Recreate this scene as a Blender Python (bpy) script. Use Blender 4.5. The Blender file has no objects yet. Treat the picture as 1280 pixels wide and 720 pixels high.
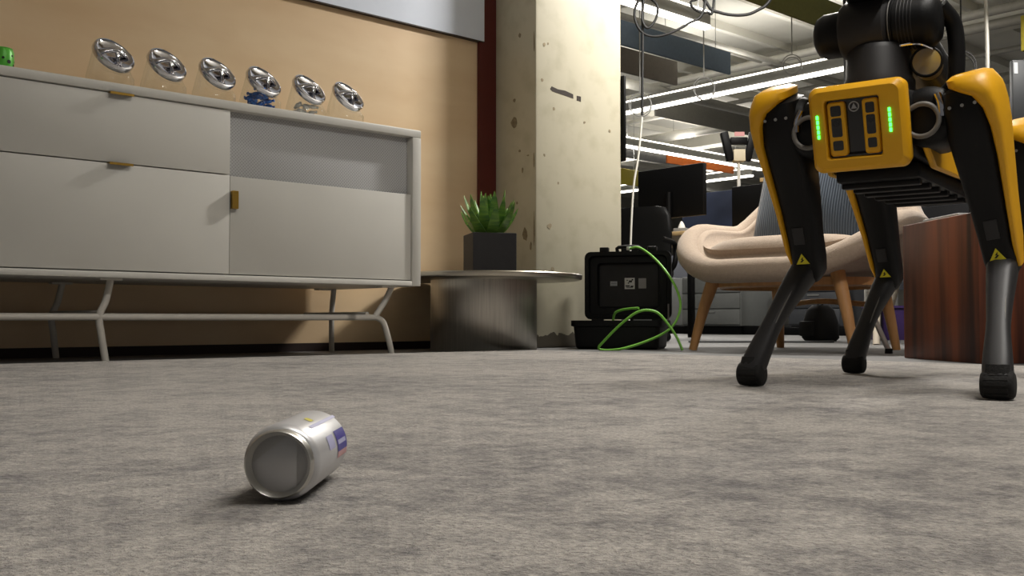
import bpy, bmesh, math, random
from mathutils import Vector as V, Matrix as M
random.seed(7)
S = bpy.context.scene
COL = S.collection
R = math.radians
PI = math.pi

# ------------------------------------------------------------------ camera, world, lights, exposure
CAM_Z = 0.137
cd = bpy.data.cameras.new('camera'); cam = bpy.data.objects.new('camera', cd); COL.objects.link(cam)
cam.location = (0, 0, CAM_Z)
cam.rotation_euler = (R(90) + math.atan(40 / 1250), 0, R(-42))
cd.sensor_width = 36; cd.lens = 36 * 1250 / 1280; cd.clip_start = 0.01; cd.clip_end = 200
S.camera = cam

W = bpy.data.worlds.new('world'); S.world = W; W.use_nodes = True
W.node_tree.nodes['Background'].inputs[0].default_value = (1.0, 0.97, 0.93, 1)
W.node_tree.nodes['Background'].inputs[1].default_value = 0.12

def area(name, loc, rot, sx, sy, power, color=(1, 0.96, 0.905), spread=180):
    l = bpy.data.lights.new(name, 'AREA'); l.shape = 'RECTANGLE'; l.size = sx; l.size_y = sy
    l.energy = power; l.color = color; l.spread = R(spread)
    o = bpy.data.objects.new(name, l); COL.objects.link(o); o.location = loc; o.rotation_euler = rot
    return o
# the pendant fixtures of the lounge and the office (housings are built below)
LAMP_MAIN, LAMP_RUG, LAMP_OFFICE = 112, 46, 2.2   # watts of the lamp by the pillar, of the one over the rug, factor of the rest
S.view_settings.view_transform = 'Standard'; S.view_settings.look = 'None'
S.view_settings.exposure = 0.0; S.view_settings.gamma = 1.0
S.view_settings.use_curve_mapping = False
try:
    S.cycles.use_denoising = True
    S.cycles.max_bounces = 8; S.cycles.diffuse_bounces = 4; S.cycles.glossy_bounces = 4
    S.cycles.transmission_bounces = 8; S.cycles.transparent_max_bounces = 12
    S.cycles.caustics_reflective = False; S.cycles.caustics_refractive = False
    S.cycles.sample_clamp_indirect = 4
except Exception:
    pass

# ------------------------------------------------------------------ materials
def srgb(c):
    return tuple(((x / 255 / 12.92) if x / 255 <= 0.04045 else ((x / 255 + 0.055) / 1.055) ** 2.4) for x in c)
MATS = {}
def mat(name, col, rough=0.5, metal=0.0, var=0.0, scale=20.0, bump=0.0, bscale=200.0, stretch=(1, 1, 1), emit=0.0,
        trans=0.0, ior=1.45, coat=0.0, col2=None, spec=0.5, sheen=0.0):
    """procedural principled material: noise-varied colour and noise bump"""
    if name in MATS: return MATS[name]
    m = bpy.data.materials.new(name); m.use_nodes = True
    nt = m.node_tree; b = nt.nodes['Principled BSDF']
    c = srgb(col)
    b.inputs['Base Color'].default_value = (*c, 1); b.inputs['Roughness'].default_value = rough
    b.inputs['Metallic'].default_value = metal; b.inputs['IOR'].default_value = ior
    b.inputs['Specular IOR Level'].default_value = spec
    if trans: b.inputs['Transmission Weight'].default_value = trans
    if coat: b.inputs['Coat Weight'].default_value = coat; b.inputs['Coat Roughness'].default_value = 0.1
    if sheen: b.inputs['Sheen Weight'].default_value = sheen; b.inputs['Sheen Roughness'].default_value = 0.5
    if emit:
        b.inputs['Emission Color'].default_value = (*c, 1); b.inputs['Emission Strength'].default_value = emit
    if var or bump or col2:
        tc = nt.nodes.new('ShaderNodeTexCoord'); mp = nt.nodes.new('ShaderNodeMapping')
        mp.inputs['Scale'].default_value = stretch
        nt.links.new(tc.outputs['Object'], mp.inputs['Vector'])
        if var or col2:
            n = nt.nodes.new('ShaderNodeTexNoise'); n.inputs['Scale'].default_value = scale; n.inputs['Detail'].default_value = 6
            nt.links.new(mp.outputs[0], n.inputs['Vector'])
            r = nt.nodes.new('ShaderNodeValToRGB')
            lo = srgb(col2) if col2 else tuple(x * (1 - var) for x in c)
            hi = c if col2 else tuple(min(1, x * (1 + var)) for x in c)
            r.color_ramp.elements[0].position = 0.32; r.color_ramp.elements[1].position = 0.68
            r.color_ramp.elements[0].color = (*lo, 1); r.color_ramp.elements[1].color = (*hi, 1)
            nt.links.new(n.outputs['Fac'], r.inputs['Fac']); nt.links.new(r.outputs['Color'], b.inputs['Base Color'])
        if bump:
            n2 = nt.nodes.new('ShaderNodeTexNoise'); n2.inputs['Scale'].default_value = bscale; n2.inputs['Detail'].default_value = 3
            nt.links.new(mp.outputs[0], n2.inputs['Vector'])
            bp = nt.nodes.new('ShaderNodeBump'); bp.inputs['Strength'].default_value = bump; bp.inputs['Distance'].default_value = 0.01
            nt.links.new(n2.outputs['Fac'], bp.inputs['Height']); nt.links.new(bp.outputs[0], b.inputs['Normal'])
    MATS[name] = m
    return m

def plywood():
    m = mat('birch_plywood', (214, 176, 128), 0.42, coat=0.15)
    nt = m.node_tree; b = nt.nodes['Principled BSDF']; L = nt.links.new
    tc = nt.nodes.new('ShaderNodeTexCoord'); mp = nt.nodes.new('ShaderNodeMapping'); mp.inputs['Scale'].default_value = (0.8, 1, 1.7)
    L(tc.outputs['Object'], mp.inputs['Vector'])
    n = nt.nodes.new('ShaderNodeTexNoise'); n.inputs['Scale'].default_value = 1.6; n.inputs['Detail'].default_value = 3; n.inputs['Distortion'].default_value = 0.8
    L(mp.outputs[0], n.inputs['Vector'])
    mul = nt.nodes.new('ShaderNodeMath'); mul.operation = 'MULTIPLY'; mul.inputs[1].default_value = 26
    L(n.outputs['Fac'], mul.inputs[0])
    fr = nt.nodes.new('ShaderNodeMath'); fr.operation = 'SINE'; L(mul.outputs[0], fr.inputs[0])
    n2 = nt.nodes.new('ShaderNodeTexNoise'); n2.inputs['Scale'].default_value = 2.5; n2.inputs['Detail'].default_value = 5
    mp2 = nt.nodes.new('ShaderNodeMapping'); mp2.inputs['Scale'].default_value = (0.6, 1, 2.2); L(tc.outputs['Object'], mp2.inputs['Vector']); L(mp2.outputs[0], n2.inputs['Vector'])
    add = nt.nodes.new('ShaderNodeMath'); add.operation = 'MULTIPLY_ADD'; add.inputs[1].default_value = 0.05
    L(fr.outputs[0], add.inputs[0]); L(n2.outputs['Fac'], add.inputs[2])
    r = nt.nodes.new('ShaderNodeValToRGB')
    r.color_ramp.elements[0].position = 0.25; r.color_ramp.elements[1].position = 0.7
    r.color_ramp.elements[0].color = (*srgb((226, 194, 152)), 1); r.color_ramp.elements[1].color = (*srgb((238, 211, 172)), 1)
    L(add.outputs[0], r.inputs['Fac']); L(r.outputs['Color'], b.inputs['Base Color'])
    return m

def rug_material():
    m = mat('rug_pile', (150, 143, 137), 1.0, spec=0.05, sheen=0.3)
    nt = m.node_tree; b = nt.nodes['Principled BSDF']; L = nt.links.new
    tc = nt.nodes.new('ShaderNodeTexCoord')
    def noise(sc, det, st, rough=0.6, rot=0):
        mp = nt.nodes.new('ShaderNodeMapping'); mp.inputs['Scale'].default_value = st; mp.inputs['Rotation'].default_value = (0, 0, rot)
        L(tc.outputs['Object'], mp.inputs['Vector'])
        n = nt.nodes.new('ShaderNodeTexNoise'); n.inputs['Scale'].default_value = sc; n.inputs['Detail'].default_value = det; n.inputs['Roughness'].default_value = rough
        L(mp.outputs[0], n.inputs['Vector']); return n
    big = noise(2.2, 6, (1.0, 1.0, 1), 0.7)
    streak = noise(14, 6, (1, 1, 1), 0.75)
    fine = noise(230, 3, (1, 1, 1), 0.7)
    def ramp(src, p0, p1, c0, c1):
        r = nt.nodes.new('ShaderNodeValToRGB'); r.color_ramp.elements[0].position = p0; r.color_ramp.elements[1].position = p1
        r.color_ramp.elements[0].color = (*srgb(c0), 1); r.color_ramp.elements[1].color = (*srgb(c1), 1)
        L(src, r.inputs['Fac']); return r
    mid = noise(52, 4, (1, 1, 1), 0.75)
    def madd(src, k, prev):
        q = nt.nodes.new('ShaderNodeMath'); q.operation = 'MULTIPLY_ADD'; q.inputs[1].default_value = k; q.inputs[2].default_value = 0
        L(src, q.inputs[0])
        if prev is not None: L(prev, q.inputs[2])
        return q.outputs[0]
    tot = madd(mid.outputs['Fac'], 0.33, madd(streak.outputs['Fac'], 0.34, madd(big.outputs['Fac'], 0.33, None)))
    base = ramp(tot, 0.41, 0.55, (136, 132, 130), (206, 199, 191))
    fr = ramp(fine.outputs['Fac'], 0.3, 0.7, (150, 150, 150), (255, 255, 255))
    mx = nt.nodes.new('ShaderNodeMix'); mx.data_type = 'RGBA'; mx.blend_type = 'MULTIPLY'; mx.inputs['Factor'].default_value = 0.75
    L(base.outputs['Color'], mx.inputs['A']); L(fr.outputs['Color'], mx.inputs['B'])
    L(mx.outputs['Result'], b.inputs['Base Color'])
    bp = nt.nodes.new('ShaderNodeBump'); bp.inputs['Strength'].default_value = 0.9; bp.inputs['Distance'].default_value = 0.006
    L(fine.outputs['Fac'], bp.inputs['Height'])
    bp2 = nt.nodes.new('ShaderNodeBump'); bp2.inputs['Strength'].default_value = 0.5; bp2.inputs['Distance'].default_value = 0.02
    L(streak.outputs['Fac'], bp2.inputs['Height']); L(bp.outputs[0], bp2.inputs['Normal']); L(bp2.outputs[0], b.inputs['Normal'])
    return m

def walnut():
    m = mat('walnut_block', (92, 44, 24), 0.45)
    nt = m.node_tree; b = nt.nodes['Principled BSDF']; L = nt.links.new
    tc = nt.nodes.new('ShaderNodeTexCoord'); mp = nt.nodes.new('ShaderNodeMapping'); mp.inputs['Scale'].default_value = (5, 5, 0.35)
    L(tc.outputs['Object'], mp.inputs['Vector'])
    n = nt.nodes.new('ShaderNodeTexNoise'); n.inputs['Scale'].default_value = 2.2; n.inputs['Detail'].default_value = 7; n.inputs['Distortion'].default_value = 0.5
    L(mp.outputs[0], n.inputs['Vector'])
    r = nt.nodes.new('ShaderNodeValToRGB'); r.color_ramp.elements[0].position = 0.38; r.color_ramp.elements[1].position = 0.66
    r.color_ramp.elements[0].color = (*srgb((48, 20, 11)), 1); r.color_ramp.elements[1].color = (*srgb((128, 66, 36)), 1)
    L(n.outputs['Fac'], r.inputs['Fac']); L(r.outputs['Color'], b.inputs['Base Color'])
    return m

def perforated():
    m = mat('perforated_metal', (205, 205, 204), 0.5, 0.0)
    nt = m.node_tree; b = nt.nodes['Principled BSDF']; L = nt.links.new
    tc = nt.nodes.new('ShaderNodeTexCoord'); mp = nt.nodes.new('ShaderNodeMapping'); mp.inputs['Rotation'].default_value = (0, R(45), 0)
    L(tc.outputs['Object'], mp.inputs['Vector'])
    sep = nt.nodes.new('ShaderNodeSeparateXYZ'); L(mp.outputs[0], sep.inputs[0])
    outs = []
    for ax in ('X', 'Z'):
        mu = nt.nodes.new('ShaderNodeMath'); mu.operation = 'MULTIPLY'; mu.inputs[1].default_value = 2 * PI / 0.0085
        L(sep.outputs[ax], mu.inputs[0]); si = nt.nodes.new('ShaderNodeMath'); si.operation = 'SINE'; L(mu.outputs[0], si.inputs[0]); outs.append(si)
    ad = nt.nodes.new('ShaderNodeMath'); ad.operation = 'ADD'; L(outs[0].outputs[0], ad.inputs[0]); L(outs[1].outputs[0], ad.inputs[1])
    r = nt.nodes.new('ShaderNodeValToRGB'); r.color_ramp.elements[0].position = 0.45; r.color_ramp.elements[1].position = 0.75
    r.color_ramp.elements[0].color = (*srgb((196, 197, 198)), 1); r.color_ramp.elements[1].color = (*srgb((162, 162, 164)), 1)
    L(ad.outputs[0], r.inputs['Fac']); L(r.outputs['Color'], b.inputs['Base Color'])
    return m

def pillar_paint():
    m = mat('old_cream_paint', (214, 206, 168), 0.55)
    nt = m.node_tree; b = nt.nodes['Principled BSDF']; L = nt.links.new
    tc = nt.nodes.new('ShaderNodeTexCoord')
    n = nt.nodes.new('ShaderNodeTexNoise'); n.inputs['Scale'].default_value = 9; n.inputs['Detail'].default_value = 6; L(tc.outputs['Object'], n.inputs['Vector'])
    r = nt.nodes.new('ShaderNodeValToRGB'); e = r.color_ramp.elements
    e[0].position = 0.26; e[0].color = (*srgb((178, 172, 148)), 1); e[1].position = 0.5; e[1].color = (*srgb((192, 186, 164)), 1)
    L(n.outputs['Fac'], r.inputs['Fac'])
    # bare scuffed concrete where the paint ends, with a ragged line of its own
    sp = nt.nodes.new('ShaderNodeSeparateXYZ'); L(tc.outputs['Object'], sp.inputs[0])
    n2 = nt.nodes.new('ShaderNodeTexNoise'); n2.inputs['Scale'].default_value = 22; n2.inputs['Detail'].default_value = 5; L(tc.outputs['Object'], n2.inputs['Vector'])
    ma = nt.nodes.new('ShaderNodeMath'); ma.operation = 'MULTIPLY_ADD'; ma.inputs[1].default_value = 0.09; L(n2.outputs['Fac'], ma.inputs[0]); L(sp.outputs['Z'], ma.inputs[2])
    lt = nt.nodes.new('ShaderNodeMath'); lt.operation = 'LESS_THAN'; lt.inputs[1].default_value = 0.118; L(ma.outputs[0], lt.inputs[0])
    mx = nt.nodes.new('ShaderNodeMix'); mx.data_type = 'RGBA'; L(lt.outputs[0], mx.inputs['Factor']); L(r.outputs['Color'], mx.inputs['A'])
    mx.inputs['B'].default_value = (*srgb((96, 90, 78)), 1)
    L(mx.outputs['Result'], b.inputs['Base Color'])
    return m

def rib_fabric():
    m = mat('ribbed_blue_fabric', (98, 113, 130), 0.95, spec=0.1, sheen=0.3)
    nt = m.node_tree; b = nt.nodes['Principled BSDF']; L = nt.links.new
    tc = nt.nodes.new('ShaderNodeTexCoord')
    w = nt.nodes.new('ShaderNodeTexWave'); w.inputs['Scale'].default_value = 28; w.bands_direction = 'X'; L(tc.outputs['Object'], w.inputs['Vector'])
    n = nt.nodes.new('ShaderNodeTexNoise'); n.inputs['Scale'].default_value = 120; L(tc.outputs['Object'], n.inputs['Vector'])
    r = nt.nodes.new('ShaderNodeValToRGB'); r.color_ramp.elements[0].color = (*srgb((58, 68, 80)), 1); r.color_ramp.elements[1].color = (*srgb((92, 104, 118)), 1)
    L(w.outputs['Fac'], r.inputs['Fac']); L(r.outputs['Color'], b.inputs['Base Color'])
    bp = nt.nodes.new('ShaderNodeBump'); bp.inputs['Strength'].default_value = 0.5; bp.inputs['Distance'].default_value = 0.005
    L(w.outputs['Fac'], bp.inputs['Height']); L(bp.outputs[0], b.inputs['Normal'])
    return m

white_lac = mat('warm_white_lacquer', (206, 204, 197), 0.42, var=0.015, scale=6)
white_metal = mat('white_powder_coat', (206, 201, 192), 0.4, var=0.02)
brass = mat('brushed_brass', (186, 148, 70), 0.35, 1.0, var=0.06, scale=60, stretch=(1, 1, 12))
dark = mat('shadow_gap_black', (18, 17, 16), 0.8)
chrome = mat('chrome_lid', (205, 205, 212), 0.07, 1.0, var=0.03, scale=8)
def thin_glass():
    # thin clear glass: mostly see-through, mirror-like towards grazing angles
    m = bpy.data.materials.new('clear_jar_glass'); m.use_nodes = True; nt = m.node_tree; nt.nodes.clear()
    out = nt.nodes.new('ShaderNodeOutputMaterial'); mx = nt.nodes.new('ShaderNodeMixShader'); lw = nt.nodes.new('ShaderNodeLayerWeight'); lw.inputs['Blend'].default_value = .5
    pw = nt.nodes.new('ShaderNodeMath'); pw.operation = 'POWER'; pw.inputs[1].default_value = 3.5; nt.links.new(lw.outputs['Facing'], pw.inputs[0])
    ma = nt.nodes.new('ShaderNodeMath'); ma.operation = 'MULTIPLY_ADD'; ma.inputs[1].default_value = .5; ma.inputs[2].default_value = .05; nt.links.new(pw.outputs[0], ma.inputs[0])
    tr = nt.nodes.new('ShaderNodeBsdfTransparent'); tr.inputs[0].default_value = (.965, .975, .97, 1)
    gl = nt.nodes.new('ShaderNodeBsdfGlossy'); gl.inputs['Roughness'].default_value = .03
    nt.links.new(ma.outputs[0], mx.inputs[0]); nt.links.new(tr.outputs[0], mx.inputs[1]); nt.links.new(gl.outputs[0], mx.inputs[2]); nt.links.new(mx.outputs[0], out.inputs[0])
    return m
glass = thin_glass()
steel = mat('brushed_steel', (176, 172, 164), 0.34, 1.0, var=0.12, scale=24, stretch=(6, 6, 0.2))
pot_m = mat('matte_charcoal_pot', (46, 45, 47), 0.75, var=0.06, bump=0.05, bscale=120)
soil_m = mat('dark_soil', (32, 26, 20), 0.95, var=0.3, bump=0.8)
leaf_m = mat('succulent_leaf', (112, 150, 58), 0.4, col2=(52, 96, 44), scale=14)
case_m = mat('black_polymer', (10, 10, 11), 0.5, spec=0.3, bump=0.06, bscale=500)
case_in = mat('dark_case_liner', (34, 33, 33), 0.8, var=0.1)
green_cable = mat('green_cable_jacket', (118, 184, 66), 0.45, var=0.04)
fabric = mat('oatmeal_boucle', (168, 151, 134), 0.95, var=0.07, scale=90, bump=0.35, bscale=260, spec=0.1, sheen=0.25)
oak = mat('light_oak', (188, 140, 90), 0.5, var=0.12, scale=9, stretch=(6, 6, 0.6))
rob_blk = mat('robot_black_shell', (11, 11, 12), 0.5, spec=0.3, var=0.06, bump=0.04, bscale=300)
rob_gry = mat('robot_charcoal_shell', (38, 37, 38), 0.5, var=0.05)
rob_rub = mat('robot_rubber', (24, 23, 22), 0.85, bump=0.2, bscale=260)
rob_yel = mat('robot_yellow_shell', (228, 168, 20), 0.42, var=0.02)
rob_win = mat('sensor_glass', (20, 18, 20), 0.12, coat=0.4)
rob_pipe = mat('grey_hose', (112, 110, 106), 0.5)
led_m = mat('green_led', (60, 255, 90), 0.4, emit=5.0)
stick_y = mat('sticker_yellow', (226, 214, 40), 0.5)
ink = mat('black_ink', (16, 16, 16), 0.6)
lt_grey = mat('pale_grey_print', (170, 172, 174), 0.6)
ceil_m = mat('painted_concrete_ceiling', (226, 224, 214), 0.85, var=0.05, scale=2.5, bump=0.15, bscale=12)
pipe_m = mat('painted_conduit', (168, 166, 158), 0.5, 0.2, var=0.06)
galv = mat('galvanized_steel', (150, 150, 148), 0.45, 0.5, var=0.1, scale=12)
conc = mat('grey_concrete_floor', (98, 97, 96), 0.6, var=0.1, scale=5, bump=0.04, bscale=80)
lamp_m = mat('lamp_housing', (150, 150, 146), 0.5, 0.2)
diff_m = mat('lit_diffuser', (255, 248, 236), 0.5, emit=7.0)
black_pl = mat('black_plastic', (7, 7, 8), 0.5, spec=0.2)
blk_cable = mat('black_cable_jacket', (22, 22, 22), 0.55)
wht_cable = mat('white_cable_jacket', (214, 212, 204), 0.5)

# ------------------------------------------------------------------ mesh helpers
def fin(name, bm, m, parent=None, smooth=35, bevel=None):
    bmesh.ops.recalc_face_normals(bm, faces=bm.faces[:])
    me = bpy.data.meshes.new(name); bm.to_mesh(me); bm.free()
    if smooth:
        me.polygons.foreach_set('use_smooth', [True] * len(me.polygons)); me.set_sharp_from_angle(angle=R(smooth))
    o = bpy.data.objects.new(name, me); COL.objects.link(o); me.materials.append(m)
    if parent: o.parent = parent
    return o
def tag(o, label=None, cat=None, group=None, kind=None):
    if label: o['label'] = label
    if cat: o['category'] = cat
    if group: o['group'] = group
    if kind: o['kind'] = kind
    return o
def empty(name, loc=(0, 0, 0), rz=0, label=None, cat=None, group=None):
    o = bpy.data.objects.new(name, None); COL.objects.link(o); o.location = loc; o.rotation_euler = (0, 0, rz)
    o.empty_display_size = 0.05
    return tag(o, label, cat, group)
def copy_tree(o, parent=None):
    c = o.copy(); COL.objects.link(c); c.parent = parent
    for ch in o.children: copy_tree(ch, c)
    return c
def add_box(bm, c, s, bev=0.0, rot=None, seg=2):
    r = bmesh.ops.create_cube(bm, size=1.0); vs = r['verts']
    for v in vs: v.co = V((v.co.x * s[0], v.co.y * s[1], v.co.z * s[2]))
    if bev > 0:
        es = list({e for v in vs for e in v.link_edges})
        rr = bmesh.ops.bevel(bm, geom=es, offset=bev, segments=seg, affect='EDGES', profile=0.5)
        vs = list({v for f in rr['faces'] for v in f.verts} | {v for v in vs if v.is_valid})
    mt = M.Translation(V(c)) @ (rot.to_4x4() if rot is not None else M.Identity(4))
    bmesh.ops.transform(bm, matrix=mt, verts=vs)
    return vs
def box(name, c, s, m, parent=None, bev=0.0, rot=None, seg=2):
    bm = bmesh.new(); add_box(bm, c, s, bev, rot, seg); return fin(name, bm, m, parent)
def bx(name, lo, hi, m, parent=None, bev=0.0):
    return box(name, [(a + b) / 2 for a, b in zip(lo, hi)], [b - a for a, b in zip(lo, hi)], m, parent, bev)
def frame_axes(d):
    d = d.normalized(); up = V((0, 0, 1)) if abs(d.z) < 0.95 else V((1, 0, 0))
    a = up.cross(d).normalized(); return a, d.cross(a).normalized()
def add_loft(bm, rings, cap=True):
    n = len(rings[0]); vv = [[bm.verts.new(p) for p in r] for r in rings]
    for a, b in zip(vv, vv[1:]):
        for i in range(n): bm.faces.new((a[i], a[(i + 1) % n], b[(i + 1) % n], b[i]))
    if cap: bm.faces.new(list(reversed(vv[0]))); bm.faces.new(vv[-1])
    return vv
def sring(c, a, b, ra, rb, n=20, p=2.0):
    """superellipse ring"""
    out = []
    for i in range(n):
        t = 2 * PI * i / n; ct, st = math.cos(t), math.sin(t)
        x = math.copysign(abs(ct) ** (2 / p), ct) * ra; y = math.copysign(abs(st) ** (2 / p), st) * rb
        out.append(V(c) + a * x + b * y)
    return out
def catmull(pts, k=8):
    P = [V(p) for p in pts]; P = [P[0] * 2 - P[1]] + P + [P[-1] * 2 - P[-2]]; out = []
    for i in range(1, len(P) - 2):
        for j in range(k):
            t = j / k; a, b, c, d = P[i - 1], P[i], P[i + 1], P[i + 2]
            out.append(0.5 * ((2 * b) + (c - a) * t + (2 * a - 5 * b + 4 * c - d) * t * t + (3 * b - a - 3 * c + d) * t ** 3))
    out.append(P[-2]); return out
def add_tube(bm, pts, r, n=10, smooth=0):
    pts = [V(p) for p in pts]
    if smooth: pts = catmull(pts, smooth)
    k = len(pts); rr = r if callable(r) else (lambda t: r)
    d0 = (pts[1] - pts[0]).normalized(); a, b = frame_axes(d0); rings = []
    for i, p in enumerate(pts):
        d = (pts[min(i + 1, k - 1)] - pts[max(i - 1, 0)]).normalized()
        a = (a - d * a.dot(d)).normalized(); b = d.cross(a)
        rings.append(sring(p, a, b, rr(i / (k - 1)), rr(i / (k - 1)), n))
    add_loft(bm, rings)
def tube(name, pts, r, m, parent=None, n=10, smooth=0):
    bm = bmesh.new(); add_tube(bm, pts, r, n, smooth); return fin(name, bm, m, parent, 50)
def add_lathe(bm, prof, n=32, mtx=None):
    """prof: list of (r,z); closed at r=0 ends"""
    rings = []
    for r, z in prof:
        rings.append([V((max(r, 1e-5) * math.cos(2 * PI * i / n), max(r, 1e-5) * math.sin(2 * PI * i / n), z)) for i in range(n)])
    if mtx is not None: rings = [[mtx @ p for p in r] for r in rings]
    add_loft(bm, rings)
def lathe(name, prof, m, parent=None, n=32, mtx=None, sm=40):
    bm = bmesh.new(); add_lathe(bm, prof, n, mtx); bmesh.ops.remove_doubles(bm, verts=bm.verts[:], dist=2e-5); return fin(name, bm, m, parent, sm)
def axis_mtx(o, d):
    a, b = frame_axes(V(d)); d = V(d).normalized()
    m = M((a, b, d)).transposed().to_4x4(); m.translation = V(o); return m
def add_torus(bm, c, axis, R_, r, n=32, k=8, a0=0, a1=2 * PI):
    m = axis_mtx(c, axis); full = abs(a1 - a0 - 2 * PI) < 1e-6; cnt = n if full else n + 1
    vv = []
    for i in range(cnt):
        t = a0 + (a1 - a0) * i / n; e = V((math.cos(t), math.sin(t), 0))
        vv.append([bm.verts.new(m @ (e * (R_ + r * math.cos(2 * PI * j / k)) + V((0, 0, r * math.sin(2 * PI * j / k))))) for j in range(k)])
    for i in range(n if full else n):
        A, B = vv[i], vv[(i + 1) % cnt]
        for j in range(k): bm.faces.new((A[j], B[j], B[(j + 1) % k], A[(j + 1) % k]))
    if not full: bm.faces.new(vv[0]); bm.faces.new(list(reversed(vv[-1])))
def torus(name, c, axis, R_, r, m, parent=None, n=32, k=8, a0=0, a1=2 * PI):
    bm = bmesh.new(); add_torus(bm, c, axis, R_, r, n, k, a0, a1); return fin(name, bm, m, parent, 60)
def prism(name, pts, h, m, parent=None, mtx=None, bev=0.0):
    """polygon in xy extruded to z=h"""
    bm = bmesh.new(); mt = mtx or M.Identity(4)
    add_loft(bm, [[mt @ V((x, y, 0)) for x, y in pts], [mt @ V((x, y, h)) for x, y in pts]])
    if bev: bmesh.ops.bevel(bm, geom=bm.edges[:], offset=bev, segments=1, affect='EDGES')
    return fin(name, bm, m, parent, 30)
def rrect(hw, hh, r, n=5, cx=0, cy=0):
    out = []
    for sx, sy, a in ((1, 1, 0), (-1, 1, 90), (-1, -1, 180), (1, -1, 270)):
        for i in range(n + 1):
            t = R(a + 90 * i / n); out.append((cx + sx * (hw - r) + r * math.cos(t), cy + sy * (hh - r) + r * math.sin(t)))
    return out

# ------------------------------------------------------------------ the setting
def struct(o, label=None): return tag(o, label, kind='structure')
WY = 3.86          # plywood wall
struct(bx('floor', (-5, -6, -0.1), (26, 18, 0), conc), 'bare grey concrete floor around the rug')
struct(bx('wall_left', (-5, WY, 0), (3.26, WY + 0.12, 3.45), plywood()), 'birch plywood wall behind the white sideboard')
struct(bx('baseboard_left', (-5, WY - 0.012, 0), (3.26, WY, 0.036), mat('dark_base', (40, 24, 20), 0.6), None), 'low dark base strip under the plywood wall')
struct(bx('trim_1', (3.238, WY - 0.02, 0), (3.352, WY + 0.1, 3.45), mat('maroon_steel', (92, 34, 28), 0.5, var=0.06, scale=10)), 'dark maroon vertical trim between plywood and pillar')
pil = bx('pillar', (3.348, 3.543, 0), (3.975, 4.3, 3.45), pillar_paint(), None, 0.012)
struct(pil, 'chipped cream painted square pillar')
chip_m = mat('bare_grey_concrete_chip', (138, 126, 102), 0.9, var=0.2, scale=60)
chip_d = mat('dark_glue_residue', (50, 42, 36), 0.8, var=0.2, scale=80)
def chip(pts, face, m):
    """irregular flake on the pillar: face 'f' = front (x,z), 's' = side (y,z)"""
    bm = bmesh.new(); t = 0.0012
    q = [[V((a, 3.543 - d, b)) if face == 'f' else V((3.348 - d, a, b)) for a, b in pts] for d in (-0.001, t)]
    add_loft(bm, q); return fin('paint_chip', bm, m, pil, 0)
def blob(cx, cz, r, n=9, e=1.0):
    return [(cx + r * (0.65 + 0.5 * random.random()) * math.cos(2 * PI * i / n), cz + e * r * (0.65 + 0.5 * random.random()) * math.sin(2 * PI * i / n)) for i in range(n)]
chip([(3.445, 1.285), (3.455, 1.30), (3.50, 1.292), (3.55, 1.293), (3.607, 1.283), (3.609, 1.262), (3.55, 1.268), (3.50, 1.272), (3.46, 1.276)], 'f', chip_d)
chip([(3.634, 1.28), (3.664, 1.28), (3.664, 1.254), (3.634, 1.256)], 'f', chip_d)
for x, z, r in ((3.47, 1.19, .012), (3.69, 1.15, .011), (3.88, 1.13, .012), (3.405, 1.50, .013), (3.43, 1.51, .008), (3.39, 1.32, .012), (3.44, .60, .02), (3.83, .40, .012), (3.46, .39, .016), (3.92, 1.9, .02), (3.405, .95, .009), (3.8, .1, .02), (3.5, .82, .008)):
    chip(blob(x, z, r * .8), 'f', chip_m)
for y, z, r, e in ((3.70, 1.13, .035, 1.1), (3.66, 1.56, .014, 1.2), (3.70, 1.24, .013, 1), (3.66, .98, .011, 1), (3.68, .72, .011, 1), (3.62, .56, .03, 1.5), (3.58, .5, .01, 3), (3.557, .92, .006, 12), (3.60, .95, .012, .4), (3.556, .58, .006, 20), (3.555, 1.5, .005, 14), (3.64, .88, .01, 2)):
    chip(blob(y, z, r * .75, 9, e), 's', chip_m)
struct(bx('ceiling', (-5, -6, 3.45), (26, 18, 3.6), ceil_m), 'white painted concrete ceiling of the open office')
cl = bpy.data.objects['ceiling']
for i, x in enumerate((7.0, 10.6, 14.2, 17.8, 21.4)):
    bx('beam', (x, -6, 3.2), (x + 0.32, 18, 3.45), ceil_m, cl)
for k in range(18): bx('joist', (5.5, 2.3 + k * .72, 3.36), (26, 2.36 + k * .72, 3.45), ceil_m, cl)
for y in (4.0, 8.4, 12.8): bx('beam', (4, y, 3.3), (26, y + 0.22, 3.45), ceil_m, cl)
far_m = mat('pale_far_wall', (170, 168, 160), 0.8, var=0.05, scale=1.5)
struct(bx('wall_right', (26, -6, 0), (26.15, 18, 3.45), far_m), 'pale far wall at the end of the office')
struct(bx('wall_back', (4.3, 18, 0), (26, 18.15, 3.45), far_m), 'pale side wall beyond the desks')

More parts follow.
